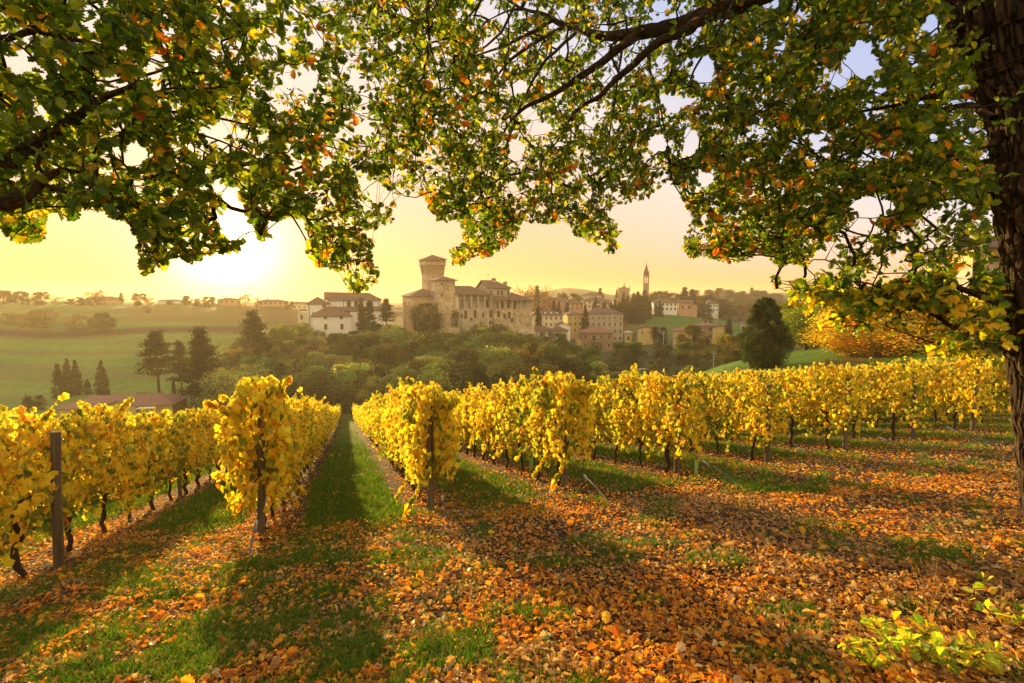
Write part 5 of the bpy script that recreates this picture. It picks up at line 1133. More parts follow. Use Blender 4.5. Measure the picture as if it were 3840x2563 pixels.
# ---- village houses
GV = 'houses of the village below the church hill'
hs = [
 ('stone_house', 'tall four-storey grey stone house with rows of small brown shutters', 585.0, 342.2, 314, 308.8, 248, 18.5, 12, 10, M_stone2, M_roof, 'hip', 'x', 4, 7, 2, 'closed', (.8, 1.5), 2),
 ('brick_house', 'brick house with red hip roof and a long balcony above the garden trees', 581.5, 350, 333, 328.3, 214, 13.2, 9, 8, M_brick, M_roofr, 'hip', 'x', 2, 4, 2, 'closed', (.9, 1.5), 1),
 ('stone_house', 'low brown stone house with shuttered twin windows at the castle foot', 530, 346.5, 330.8, 326.8, 206, 10.2, 8, 12, M_stone2, M_roof, 'hip', 'x', 2, 3, 2, 'shut', (.85, 1.5), 0),
 ('barn', 'small open barn with lean roof between castle foot and twin-windowed house', 549.5, 345, 331, 326.5, 214, 7.5, 8, 5, M_plaster, M_roof, 'hip', 'x', 1, 2, 1, 'closed', (.8, 1.3), 1),
 ('long_house', 'long pale house with skylights in its brown roof above the barn', 529, 328, 315.3, 311.2, 250, 17.0, 9, 8, M_cream, M_roof, 'hip', 'x', 2, 7, 2, 'closed', (.7, 1.3), 1),
 ('gabled_house', 'white gabled house half hidden behind the barn roof', 556, 335, 326.3, 322.8, 232, 6.5, 8, 5, M_white, M_roof, 'gable', 'y', 1, 2, 1, 'closed', (.7, 1.2), 0),
 ('yellow_house', 'narrow yellow house with grey side standing beside the tall cypress', 567.5, 333.5, 315, 311.5, 255, 7.6, 10, 15, M_yellow, M_roof, 'hip', 'x', 3, 3, 2, 'closed', (.7, 1.3), 1),
 ('grey_house', 'grey three-storey house tucked between yellow house and tall stone house', 576, 334, 315, 311, 262, 7.5, 9, 5, M_plaster, M_roof, 'hip', 'x', 3, 3, 1, 'closed', (.7, 1.3), 0),
 ('pink_house', 'pink plastered house with dark hip roof on the upper village slope', 541.5, 309, 300.2, 297.4, 330, 17, 10, 8, M_pink, M_roof, 'hip', 'x', 2, 5, 2, 'closed', (.9, 1.4), 1),
 ('orange_house', 'terracotta orange house with low roof next to the pink house', 566.5, 310.5, 303.5, 300.8, 318, 10.5, 9, 5, M_orange, M_roof, 'hip', 'x', 2, 4, 1, 'closed', (.9, 1.4), 0),
 ('white_villa', 'broad white villa with overlapping hip roofs behind the lone cypress', 582.5, 308.5, 301, 297.8, 340, 18.5, 11, 6, M_cream, M_roof, 'hip', 'x', 2, 6, 1, 'closed', (.9, 1.4), 1),
 ('tower_house', 'cream tower house with small attic windows rising above the white villa', 584, 303, 295.3, 292.4, 352, 12, 10, 6, M_cream, M_roof, 'hip', 'x', 2, 5, 1, 'closed', (.7, .9), 0),
 ('annex_house', 'low white annex between the villa and the church cypresses', 601, 310.5, 303.5, 301, 335, 6, 8, 5, M_cream, M_roof, 'hip', 'x', 2, 3, 1, 'closed', (.8, 1.2), 0),
 ('narrow_house', 'narrow pale yellow house with flat terrace beside tall stone house', 625, 343, 333, 331.5, 236, 2.9, 6, 3, M_yellow, M_trim, 'hip', 'x', 1, 1, 1, 'closed', (.9, 1.5), 0),
 ('yellow_cottage', 'small yellow cottage with shallow gable below the green meadow', 638.3, 336, 328.8, 326.6, 228, 6.6, 7, 6, M_yellow, M_roof, 'gable', 'y', 1, 2, 1, 'plain', (.6, .8), 0),
 ('white_farmhouse', 'long white farmhouse with two rows of windows above the meadow', 653, 311.3, 302.8, 299.2, 334, 15.2, 10, 8, M_white, M_roof, 'hip', 'x', 2, 6, 2, 'closed', (.9, 1.5), 1),
 ('orange_barn', 'peach coloured barn with garage doors next to the white farmhouse', 679.3, 311.3, 303, 300.3, 332, 8.0, 10, 5, M_orange, M_roof, 'gable', 'x', 1, 2, 0, 'closed', (1.3, 1.8), 0),
 ('orange_shed', 'small orange shed at the meadow edge beyond the peach barn', 691.5, 311, 305.5, 303.6, 330, 3.4, 6, 5, M_orange, M_roof, 'gable', 'y', 1, 1, 0, 'closed', (.6, 1.0), 0),
 ('yellow_house', 'yellow end house with low red roof standing by the willow', 674.5, 339, 331, 328.0, 204, 7.5, 8, 5, M_yellow, M_roofr, 'hip', 'x', 1, 2, 1, 'closed', (.8, 1.4), 1),
 ('brick_villa', 'red brick villa with balconies and white windows behind the willow', 697, 339.5, 326, 323.3, 208, 6.6, 10, 5, M_brick, M_roofr, 'hip', 'x', 2, 2, 1, 'plain', (1.2, 1.2), 2),
 ('yellow_villa', 'bright yellow blank-walled villa with brown roof beside the dark fir', 712.3, 339.5, 327.5, 325.5, 206, 6.6, 9, 5, M_yellow, M_roof, 'gable', 'y', 1, 1, 0, 'closed', (.7, .7), 0),
 ('tiled_house', 'pale house whose brown roof shows just past the ivy clad tree', 742, 334, 323.5, 320.0, 195, 8, 8, 5, M_cream, M_roof, 'hip', 'x', 1, 2, 1, 'closed', (.8, 1.2), 0),
 ('grey_cottage', 'small white cottage between dark trees on the misty slope', 706, 308.5, 301.5, 299.3, 350, 4.5, 6, 5, M_white, M_roof, 'gable', 'y', 2, 2, 1, 'closed', (.7, .9), 0),
 ('white_cottage', 'white two-storey cottage among dark trees below the misty ridge', 709.5, 312, 304, 301.5, 342, 5.5, 6, 5, M_white, M_roof, 'hip', 'x', 2, 3, 1, 'closed', (.8, 1.0), 0),
 ('ridge_house', 'dark house with wide roof on the wooded ridge between spruces', 714, 298.5, 293.8, 291, 560, 20, 12, 5, M_stone2, M_roof, 'hip', 'x', 1, 4, 1, 'closed', (1, 1.4), 1),
 ('roadside_house', 'house with brown roof behind the church cypress grove', 675, 301, 297, 294.8, 400, 8, 8, 5, M_cream, M_roof, 'hip', 'x', 1, 3, 1, 'closed', (.8, 1.2), 0),
]
for h in hs:
    rt = house(h[0], h[1], *h[2:], group=GV)
    if h[0] == 'brick_house':
        zf = 3.6; MB().box(3.5, 8.6, -1.3, -.01, zf, zf+.18).obj('balcony', M_stone2, rt)
        rl = MB().box(3.5, 8.6, -1.3, -1.24, zf+1.0, zf+1.06)
        for i in range(18): rl.box(3.52+i*.298, 3.56+i*.298, -1.29, -1.25, zf+.18, zf+1.0)
        rl.obj('balcony_railing', M_iron, rt); MB().box(4.6, 5.7, -.16, .02, zf+.19, zf+2.4).obj('balcony_door', M_dark, rt)
        MB().box(-1.6, -.01, 1, 8, -5, 3.6).box(-1.8, -.02, .8, 8.2, 3.601, 3.8).obj('side_annex', M_yellow, rt)
    if h[0] == 'long_house':
        for i in range(5):
            MB().box(-.35, .35, -.5, .5, -.03, .08).obj('skylight', M_white, rt, (2.2+i*3.0, 1.5, zof(315.3, 250)-zof(328, 250)+1.12), (R(24), 0, 0))
    if h[0] == 'brick_villa':
        for zf in (.6, 3.4): MB().box(-.3, 2.4, -1.2, -.01, zf, zf+.15).box(-.3, 2.4, -1.2, -1.12, zf+.151, zf+1.0).obj('balcony', M_trim, rt)

GR = 'farmhouses along the sunlit ridge'
for h in [
 ('farmhouse', 'broad brown villa with low roof on the ridge above the round bush', 86, 309, 299.5, 296.6, 352, 21.5, 12, 5, M_orange, M_roof, 'hip', 'x', 1, 5, 1, 'closed', (1.2, 1.6), 0),
 ('farmhouse', 'small flat-looking white farmhouse before the orchard trees on the ridge', 159.5, 309, 300.8, 299.6, 352, 14.5, 9, 5, M_white, M_roof, 'hip', 'x', 1, 4, 1, 'closed', (1, 1.3), 0),
 ('farmhouse', 'square backlit farmhouse directly under the sun on the ridge', 219, 309, 299.6, 298.2, 352, 13.2, 10, 5, M_orange, M_roof, 'hip', 'x', 2, 4, 2, 'closed', (1, 1.3), 1),
 ('farmhouse', 'long two-part backlit farmhouse with aerials beside the glowing tree', 258.5, 309.5, 301.6, 299.6, 352, 18.5, 10, 5, M_pink, M_roof, 'hip', 'x', 2, 6, 2, 'closed', (1, 1.3), 1),
 ('farmhouse', 'pale low farmhouse just beside the white convent gable', 292.5, 310, 303.6, 302.2, 345, 9, 9, 5, M_cream, M_roof, 'gable', 'x', 1, 3, 1, 'closed', (1, 1.3), 1)]:
    house(h[0], h[1], *h[2:], group=GR, ant=1)
# house below the vineyard, only its roof and gable in view
p_ = G(60, 112); zr = zof(399.5, 112)
bh = thing('farmhouse', (P(58, 410, 112).x, 112, zof(409.5, 112)), 'yellow house under the vineyard with long brown roof and small front gable', 'house', GR, R(14))
MB().box(0, 22.5, 0, 9, -6, 0).obj('wall', M_yellow, bh); rf = roof_mesh(0, 22.5, 0, 9, 0, 1.9, 'hip', .7, .2).obj('roof', M_roofr, bh)
roof_mesh(8.5, 15.5, -1.2, 5, 0, 1.5, 'gable', .5, .15, 'y').obj('porch_roof', M_roofr, bh); MB().add([(8.5, -1.2, 0), (15.5, -1.2, 0), (12, -1.2, 1.4), (8.5, -1.0, 0), (15.5, -1.0, 0), (12, -1.0, 1.4)], [np.array([(0, 1, 2), (3, 5, 4)]), np.array([(0, 3, 4, 1), (1, 4, 5, 2), (2, 5, 3, 0)])]).obj('porch_gable', M_yellow, bh); MB().box(8.5, 15.5, -1.2, -.05, -6, 0).obj('porch_wall', M_yellow, bh)
MB().box(15.9, 19.4, -2.2, -.8, -.35, -.15).obj('flat_awning', M_white, bh)

# ---- church and its bell tower
CY = 400.0; S4 = CY/F
cp = P(613.5, 312, CY); ch = thing('church', cp, 'brown church front with gabled top, three pinnacles and lower aisles', 'church', None, R(-9))
b0_ = cp.z; zz = lambda v: P(512, v, CY).z-b0_
fw_ = (628.7-618.2)*S4; cx0 = (618.2-613.5)*S4; hw = (632.5-613.5)*S4
fr = MB().box(cx0, cx0+fw_, 0, 22, -3, zz(289.2)); V_ = [(cx0, 0, zz(289.2)), (cx0+fw_, 0, zz(289.2)), (cx0+fw_/2, 0, zz(286.0)), (cx0, .6, zz(289.2)), (cx0+fw_, .6, zz(289.2)), (cx0+fw_/2, .6, zz(286.0))]
fr.add(V_, [np.array([(0, 1, 2), (3, 5, 4)]), np.array([(0, 3, 4, 1), (1, 4, 5, 2), (2, 5, 3, 0)])]); fr.obj('front', M_brick, ch)
roof_mesh(cx0, cx0+fw_, .6, 22, zz(289.2), zz(286.4)-zz(289.2), 'gable', .2, .2, 'y').obj('roof', M_roof, ch)
for xx in (cx0, cx0+fw_, cx0+fw_/2):
    top_ = zz(286) if xx == cx0+fw_/2 else zz(289.2)
    mb = MB().box(-.45, .45, -.1, .8, -1.0, .9); mb.tube([(0, .35, .9), (0, .35, 2.6)], [.5, .05], 6)
    if xx == cx0+fw_/2: mb.box(-.06, .06, .3, .42, 2.4, 3.6).box(-.4, .4, .31, .41, 2.9, 3.05)
    mb.obj('pinnacle', M_brick, ch, (xx, 0, top_))
for s_ in (0, 1):
    xa, xb = (0, cx0) if not s_ else (cx0+fw_, hw); zl, zh = zz(300.5), zz(296.5)
    za, zb_ = (zl, zh) if not s_ else (zh, zl)
    MB().frustum([(xa, 0, -3), (xb, 0, -3), (xb, 20, -3), (xa, 20, -3)], [(xa, 0, za), (xb, 0, zb_), (xb, 20, zb_), (xa, 20, za)]).obj('aisle', M_brick, ch)
    MB().frustum([(xa-(.5 if not s_ else 0), -.3, za+.01-(.2 if not s_ else 0)), (xb+(.5 if s_ else 0), -.3, zb_+.01-(.2 if s_ else 0)), (xb+(.5 if s_ else 0), 20, zb_+.01-(.2 if s_ else 0)), (xa-(.5 if not s_ else 0), 20, za+.01-(.2 if not s_ else 0))],
                 [(xa-(.5 if not s_ else 0), -.3, za+.25-(.2 if not s_ else 0)), (xb+(.5 if s_ else 0), -.3, zb_+.25-(.2 if s_ else 0)), (xb+(.5 if s_ else 0), 20, zb_+.25-(.2 if s_ else 0)), (xa-(.5 if not s_ else 0), 20, za+.25-(.2 if not s_ else 0))]).obj('aisle_roof', M_roof, ch)
MB().tube([(0, 0, 0), (0, -.1, 0)], [.9, .9], 12).obj('round_window', M_dark, ch, (cx0+fw_/2, -.02, zz(293)))
bp = P(642.9, 303, CY-4); bt = thing('bell_tower', bp, 'slender brick bell tower with pointed spire rising beside the church', 'bell tower', None, R(-12))
S5 = (CY-4)/F; zz5 = lambda v: P(512, v, CY-4).z-bp.z; tw_ = 5.5*S5
bm = MB().box(0, tw_, 0, tw_, -6, zz5(283.0)).box(-.25, tw_+.25, -.25, tw_+.25, zz5(284.0), zz5(283.2)).obj('shaft', M_brick, bt)
bf = MB(); z0_, z1_ = zz5(283.0), zz5(277.3)
for xx in (0, tw_/2-.3, tw_-.9):
    for yy in (0, tw_-.9): bf.box(xx, xx+(.9 if xx != tw_/2-.3 else .6), yy, yy+.9, z0_, z1_)
for yy in (tw_/2-.3,):
    for xx in (0, tw_-.9): bf.box(xx, xx+.9, yy, yy+.6, z0_, z1_)
bf.box(-.002, tw_+.002, -.002, tw_+.002, z1_, zz5(275.8)).box(-.35, tw_+.35, -.35, tw_+.35, zz5(275.8), zz5(275.2)).obj('belfry', M_brick, bt)
MB().tube([(0, 0, 0), (0, 0, .5), (0, 0, 1.2), (0, 0, 1.5)], [.75, .55, .4, .1], 10).obj('bell', M_iron, bt, (tw_/2, tw_/2, z0_+1.2))
sp = MB(); zs = zz5(275.2); i_ = .5
sp.box(i_, tw_-i_, i_, tw_-i_, zs, zz5(272.2)); zs2 = zz5(272.2); ap_ = zz5(263.2); n8 = 8; a8 = np.arange(8)*math.pi/4+math.pi/8
V_ = [(tw_/2+math.cos(a)*1.9, tw_/2+math.sin(a)*1.9, zs2) for a in a8]+[(tw_/2, tw_/2, ap_)]
sp.add(V_, np.array([(k, (k+1) % 8, 8) for k in range(8)])); so = sp.obj('spire', solid('spire_brick', (.16, .085, .06), (.11, .06, .05), 2, .9), bt)
MB().tube([(0, 0, 0), (0, 0, 1.4)], .08, 5).box(-.4, .4, -.05, .05, .8, .95).tube([(0, 0, -.1), (0, 0, .1), (0, 0, .3)], [.1, .3, .1], 8).obj('cross', M_iron, bt, (tw_/2, tw_/2, ap_))
for xx in (.35, tw_-.35):
    for yy in (.35, tw_-.35): MB().box(-.35, .35, -.35, .35, 0, 1.6).tube([(0, 0, 1.6), (0, 0, 3.2)], [.4, .04], 4).obj('pinnacle', M_brick, bt, (xx, yy, zs))
MB().tube([(0, 0, 0), (0, -.12, 0)], .7, 14).obj('clock_face', M_trim, bt, (tw_/2, -.02, zz5(277.0)))
# ---- golden stone house behind the trunk
yp = P(968, 326, 62); yh = thing('rubble_house', yp, 'tall ochre rubble-stone house catching the sun behind the oak trunk', 'house', None, R(-28))
MB().box(0, 14, 0, 10, -4, 7.0).obj('lower_wall', M_stone2, yh); MB().box(-.02, 14.02, -.02, 10, 7.0, 9.2).obj('upper_wall', M_goldst, yh)
roof_mesh(0, 14, 0, 10, 9.2, 2.0, 'hip', .7, .2).obj('roof', M_roof, yh)
for x_, z_, h_ in [(2, 7.6, .8), (6, 7.6, .8), (2, 3.6, 1.5), (6, 3.6, 1.5), (2, .4, 1.5)]: window(yh, x_, -.02 if z_ > 7 else 0, z_, .9, h_, 'f', 'closed')
ws = thing('garden_wall', G(876, 52), 'low pinkish garden wall behind the orange tree trunk', 'wall', None, R(-18)); MB().box(0, 6, 0, .35, -.6, .8).obj('masonry', M_stone2, ws); MB().box(-.05, 6.05, -.05, .4, .8, .88).obj('coping', M_roof, ws)
# ------------------------------------------------------------------ trees of the valley and village
M_crown = leafmat('crown_leaf', .45, .7, (1.2, 1.05, .5), .1, objcol=True)
M_bark2 = solid('grey_bark', (.10, .075, .055), (.06, .045, .035), 3, .95)
r6 = np.random.default_rng(23)
def crown_blob(seed, n_, fs, prof, lobes=9, hollow=.5, spread=.30, squash=1.0, tmpl=T_DIA):
    """unit crown: height 1, radius given by prof(z); built of many little leaf sprays gathered in uneven clumps"""
    r = np.random.default_rng(seed); m_ = lobes*6
    cz_ = r.random(m_); a_ = r.uniform(0, 6.283, m_); rr = prof(cz_)*r.uniform(.15, 1.0, m_)**.6
    cc = np.stack([np.cos(a_)*rr, np.sin(a_)*rr, cz_], -1); cr = r.uniform(.6, 1.25, m_)*spread*np.maximum(prof(cz_), .05)*1.1
    j = r.integers(0, m_, n_); dv = unit(n_, r); dv[:, 2] *= squash; pos = cc[j]+dv*cr[j, None]*(r.random(n_)**.45)[:, None]
    pr = prof(np.clip(pos[:, 2], 0, 1)); 
    nn = dv+unit(n_, r)*.5; tip = unit(n_, r); tip[:, 2] -= .3
    ok = (pos[:, 2] > -.04) & (pos[:, 2] < 1.04); pos, nn, tip, j = pos[ok], nn[ok], tip[ok], j[ok]; k = len(pos)
    V_, F_ = stamp(tmpl, pos, tip, nn, fs*r.uniform(.6, 1.4, k))
    base = r.uniform(.42, 1.6, m_)[j]*r.uniform(.75, 1.25, k); c = base[:, None]*np.stack([1+.15*r.normal(size=m_)[j], np.ones(k), 1+.1*r.normal(size=m_)[j]], -1)
    return V_, F_, np.repeat(np.clip(c, .1, 2), len(tmpl[0]), 0)
round_prof = lambda z: .46*np.sqrt(np.clip(1-((z-.55)/.56)**2, 0, 1))
egg_prof = lambda z: .40*np.sqrt(np.clip(1-((z-.42)/.60)**2, 0, 1))
cyp_prof = lambda z: .125*np.clip(np.minimum(z*6+.55, 1)*(1-z**2.6), 0, 1)+.006
cone_prof = lambda z: .27*np.clip(1-z, 0, 1)**.85+.01
poplar_prof = lambda z: .17*np.sin(np.clip(z*.95+.05, 0, 1)*math.pi)**.6
def cmesh(*a, **k): V_, F_, C_ = crown_blob(*a, **k); return npmesh('crown_mesh', V_, F_, M_crown, C_)
def branchy(seed, h, spread, n_b=16, t0=.25, thick=.03, bare=False, top=1.0):
    r = np.random.default_rng(seed); mb = MB(); q = np.linspace(0, 1, 8)
    pth = np.stack([.03*np.sin(q*4+seed), .03*np.cos(q*3+seed)-.03, -.06+q*(.92*top+.06)], -1); mb.tube(pth, thick*(1-.85*q)+.002, 6)
    for e in range(n_b):
        z_ = t0+(top*.95-t0)*r.random(); a_ = r.uniform(0, 6.283); ln = spread*r.uniform(.5, 1)*(1.15-z_); qq = np.linspace(0, 1, 5)
        p0 = np.array([np.interp(z_, pth[:, 2], pth[:, i]) for i in range(3)]); dr = np.array([math.cos(a_), math.sin(a_), r.uniform(.3, .9)]); dr /= np.linalg.norm(dr)
        bp_ = p0+qq[:, None]*dr*ln+np.array([0, 0, .1])*ln*(qq**2)[:, None]; mb.tube(bp_, thick*.4*(1-.8*qq), 4, 0, False)
        for e2 in range(5 if bare else 2):
            f_ = r.uniform(.3, 1); p1 = p0+f_*dr*ln; d2 = dr+unit(1, r)[0]*.8; mb.tube([p1, p1+d2*ln*.22, p1+d2*ln*.42+np.array([0, 0, .02])], [thick*.16, thick*.09, thick*.03], 3, 0, False)
    return mb.mesh('trunk_mesh', M_bark2)
LEAFY = [cmesh(100+k, 9500, .036, [round_prof, egg_prof][k % 2], lobes=[5, 6, 4, 6, 7, 5][k], spread=.40) for k in range(6)]
SPARSE = [cmesh(130+k, 3600, .030, [round_prof, egg_prof][k % 2], lobes=9, spread=.36) for k in range(3)]
CYP = [cmesh(140+k, 5000, .026, cyp_prof, lobes=34, spread=.42) for k in range(3)]
CONE = [cmesh(150+k, 3800, .045, cone_prof, lobes=12, spread=.5, squash=.35) for k in range(2)]
POP = [cmesh(160+k, 3600, .034, poplar_prof, lobes=14, spread=.65) for k in range(2)]
TRK = [branchy(170+k, 1, .42) for k in range(3)]; TRKC = branchy(180, 1, .1, 6, .1, .02); BARE = [branchy(190+k, 1, .5, 26, .18, .022, True) for k in range(3)]
def pine_mesh(seed, layers, rad, low=.25):
    """layered conifer: flat needle pads on level boughs"""
    r = np.random.default_rng(seed); P_ = []; N_ = []; mb = MB(); mb.tube([(0, 0, -.05), (.01, 0, .5), (0, .01, .99)], [.022, .015, .003], 6)
    for i in range(layers):
        z_ = low+(1-low)*(i+.5*r.random())/layers; R_ = rad*(1-((z_-low)/(1-low))**1.3)*r.uniform(.7, 1.15)+.02
        for b in range(7):
            a_ = r.uniform(0, 6.283); L2 = R_*r.uniform(.55, 1.1); e_ = np.array([math.cos(a_)*L2, math.sin(a_)*L2, z_+.03+.05*r.normal()*.6])
            mb.tube([(0, 0, z_), e_], [.006, .002], 3, 0, False); m_ = 75
            f_ = r.uniform(.25, 1.05, m_); pp_ = np.array([0, 0, z_])+(e_-np.array([0, 0, z_]))*f_[:, None]+r.normal(size=(m_, 3))*np.array([.028, .028, .010]); P_.append(pp_)
    P_ = np.concatenate(P_); k = len(P_); nn = unit(k, r)*.6; nn[:, 2] += 1
    V_, F_ = stamp(T_DIA, P_, unit(k, r), nn, .030*r.uniform(.6, 1.3, k)); c = np.repeat(r.uniform(.6, 1.3, k)[:, None]*np.ones((1, 3)), 4, 0)
    return npmesh('needle_mesh', V_, F_, M_crown, c), mb.mesh('trunk_mesh', M_bark2)
PINE = [pine_mesh(200, 12, .30, .35), pine_mesh(201, 14, .24, .2), pine_mesh(202, 9, .34, .45)]
def tree(name, label, pos, h, wd, crown, trunk, col, group=None, cname='crown', rot=None, cat='tree', clift=0.0):
    """crown/trunk meshes are one unit tall; wd widens them"""
    rt = thing(name, pos, label, cat, group, r6.uniform(0, 6.28) if rot is None else rot)
    if crown is not None:
        c = link(cname, crown, rt); c.scale = (h*wd, h*wd, h*(1-clift)); c.location = (0, 0, h*clift); c.color = (*col, 1)
    if trunk is not None:
        t_ = link('trunk', trunk, rt); t_.scale = (h*wd, h*wd, h)
    return rt
def col_at(u, Y_, dz=-.15): return G(u, Y_, dz)
# cypresses: (u, v_top, v_base, Y, width)
def cyp(u, vt, Y_, label, wd=1.0, group='cypresses of the valley', col=(.045, .055, .018), name='cypress'):
    b = G(u, Y_, -.2); h = P(u, vt, Y_).z-b.z
    return tree(name, label, b, max(h, 1.5), wd*.85, CYP[int(r6.integers(3))], TRKC, col, group, 'crown')
for a in [(59.5, 364.5, 138, 'broad cypress, outermost of the farmhouse group, on the pasture edge', 1.45), (69, 358.8, 140, 'tallest dark cypress above the farmhouse roof', 1.15), (77, 360.5, 141, 'cypress close beside the tallest cypress above the farmhouse roof', 1.25), (88, 379.5, 142, 'short bushy cypress between the tall ones by the farmhouse', 2.2),
          (103, 361, 139, 'lone broad cypress standing apart by the farmhouse roof', 1.35), (174.5, 377, 132, 'slim short cypress between the tall pine trunks', .75)]: cyp(*a, col=(.060, .062, .022))
for a in [(584.9, 305.2, 238, 'slender cypress against the side of the tall stone house', .95), (538.0, 307.3, 214, 'dark cypress standing at the castle corner above the low stone house', 1.25), (553.5, 300.5, 296, 'small cypress below the pink house', 1.3), (558.3, 303, 290, 'low pointed cypress by the pink house wall', 1.4), (567.2, 303, 292, 'small dark cypress at the orange house corner', 1.2),
          (595.2, 297.2, 300, 'tall thick cypress in front of the white villa', 1.35), (604.2, 302.3, 300, 'short round-topped cypress right below the villa annex', 1.8), (610.8, 302.7, 306, 'stubby cypress beginning the church avenue', 1.9), (614.6, 300.5, 310, 'second cypress of the church avenue, rounded top', 1.7), (619.2, 302, 312, 'low dark cypress under the church front', 1.9),
          (623, 294.5, 318, 'tall cypress just before the church gable', 1.45), (627, 296, 318, 'pointed cypress close below the church gable', 1.3), (631.5, 299.5, 304, 'cypress leaning at the head of the avenue group', 1.5), (633.3, 293.8, 306, 'dark cypress in the densest part of the avenue', 1.5), (637.3, 292.3, 308, 'tallest broad cypress of the church avenue', 1.6), (640.2, 296, 300, 'cypress on the meadow edge of the dense avenue', 1.5),
          (644.3, 291.4, 316, 'massive cypress standing before the bell tower foot', 2.0), (650.3, 302, 318, 'thin cypress by the white farmhouse gable', 1.2), (655.8, 301.4, 320, 'slim cypress in front of the white farmhouse', 1.1), (659.2, 300.0, 320, 'paired cypress before the farmhouse windows', 1.2), (661.3, 303.5, 320, 'shorter partner cypress before the farmhouse windows', 1.3),
          (599.8, 288.4, 366, 'column cypress behind the tower house roof', 1.9), (616.5, 289.5, 404, 'small cypress beside the church pinnacle', 1.0), (558.4, 293.2, 370, 'thin far cypress above the pink house roof', .8), (563.4, 292.3, 372, 'twin far cypress above the pink house roof', .9)]:
    cyp(*a, group='cypresses of the village')
# pines and firs
def pine(u, vt, Y_, k, wd, label, name='pine_tree', col=(.060, .060, .020), vb=None):
    b = G(u, Y_, -.2); h = P(u, vt, Y_).z-b.z; return tree(name, label, b, h, wd, PINE[k][0], PINE[k][1], col, 'pines and firs of the valley')
pine(160, 333, 128, 2, .95, 'tall spreading pine with bare lower trunk above the farmhouse'); pine(182, 343, 134, 0, .7, 'thin hazy pine between the two big pines'); 
iv = pine(204, 332, 122, 1, 1.15, 'large pine wrapped in ivy at the wood edge')
V_, F_, C_ = crown_blob(260, 6000, .035, lambda z: .17*np.clip(1.05-z*.75, 0, 1), lobes=14, spread=.6); c = link('ivy_cover', npmesh('ivy_mesh', V_, F_, M_crown, C_), iv); hh_ = P(204, 352, 122).z-G(204, 122).z; c.scale = (hh_, hh_, hh_); c.color = (.055, .055, .02, 1)
pine(255, 313.5, 165, 1, 1.35, 'dark pine topping the wood in front of the ridge'); pine(362, 299.8, 176, 1, .62, 'narrow ivy-clad conifer before the white convent, chapel side'); pine(369.5, 303.5, 174, 0, .8, 'second conifer before the convent, more ragged'); pine(387, 299.5, 180, 2, .8, 'airy pine between the convent and the castle wall')
pine(728, 320.5, 190, 1, .95, 'dark pointed fir beside the bright yellow villa', 'fir_tree', (.035, .06, .045)); pine(707, 337.5, 176, 1, .9, 'small blue-green fir among the garden trees', 'fir_tree', (.035, .065, .04))
for u_, vt, lb in [(684, 288.6, 'dark fir on the slope behind the peach barn'), (691.6, 290.5, 'pointed fir nearer to the misty slope cottages'), (709.5, 296.0, 'round fir beside the small white cottage')]: pine(u_, vt, 352, 1, 1.2, lb, 'fir_tree', (.05, .055, .03))
pine(545.0, 292.3, 345, 2, 1.1, 'small cedar over the pink house roof', 'cedar_tree'); pine(121.5, 293, 346, 0, .9, 'layered cedar on the ridge behind the villa', 'cedar_tree'); pine(537, 287.5, 330, 1, .7, 'dark spruce between bare poplars behind the castle', 'spruce_tree')
for k, (u_, vt) in enumerate([(958, 231), (976, 229), (990, 238)]): 
    b = G(u_, 78); pine(u_, vt, 78, [0, 1, 0][k], [.7, .9, .9][k], ['sparse-topped cedar rising above the ochre house', 'full layered cedar behind the ochre house roof', 'lower cedar half hidden by the oak trunk'][k], 'cedar_tree', (.05, .075, .03))
# bare and thin-leaved poplars behind the castle
for u_, vt, lb in [(525.3, 287.8, 'round bare poplar crown behind the castle end'), (538.5, 286.8, 'larger bare poplar crown behind the castle end')]:
    b = G(u_, 330, -.2); h = P(u_, vt, 330).z-b.z; t_ = tree('bare_poplar', lb, b, h, 1.1, SPARSE[0], BARE[0], (.30, .17, .05), 'bare poplars')
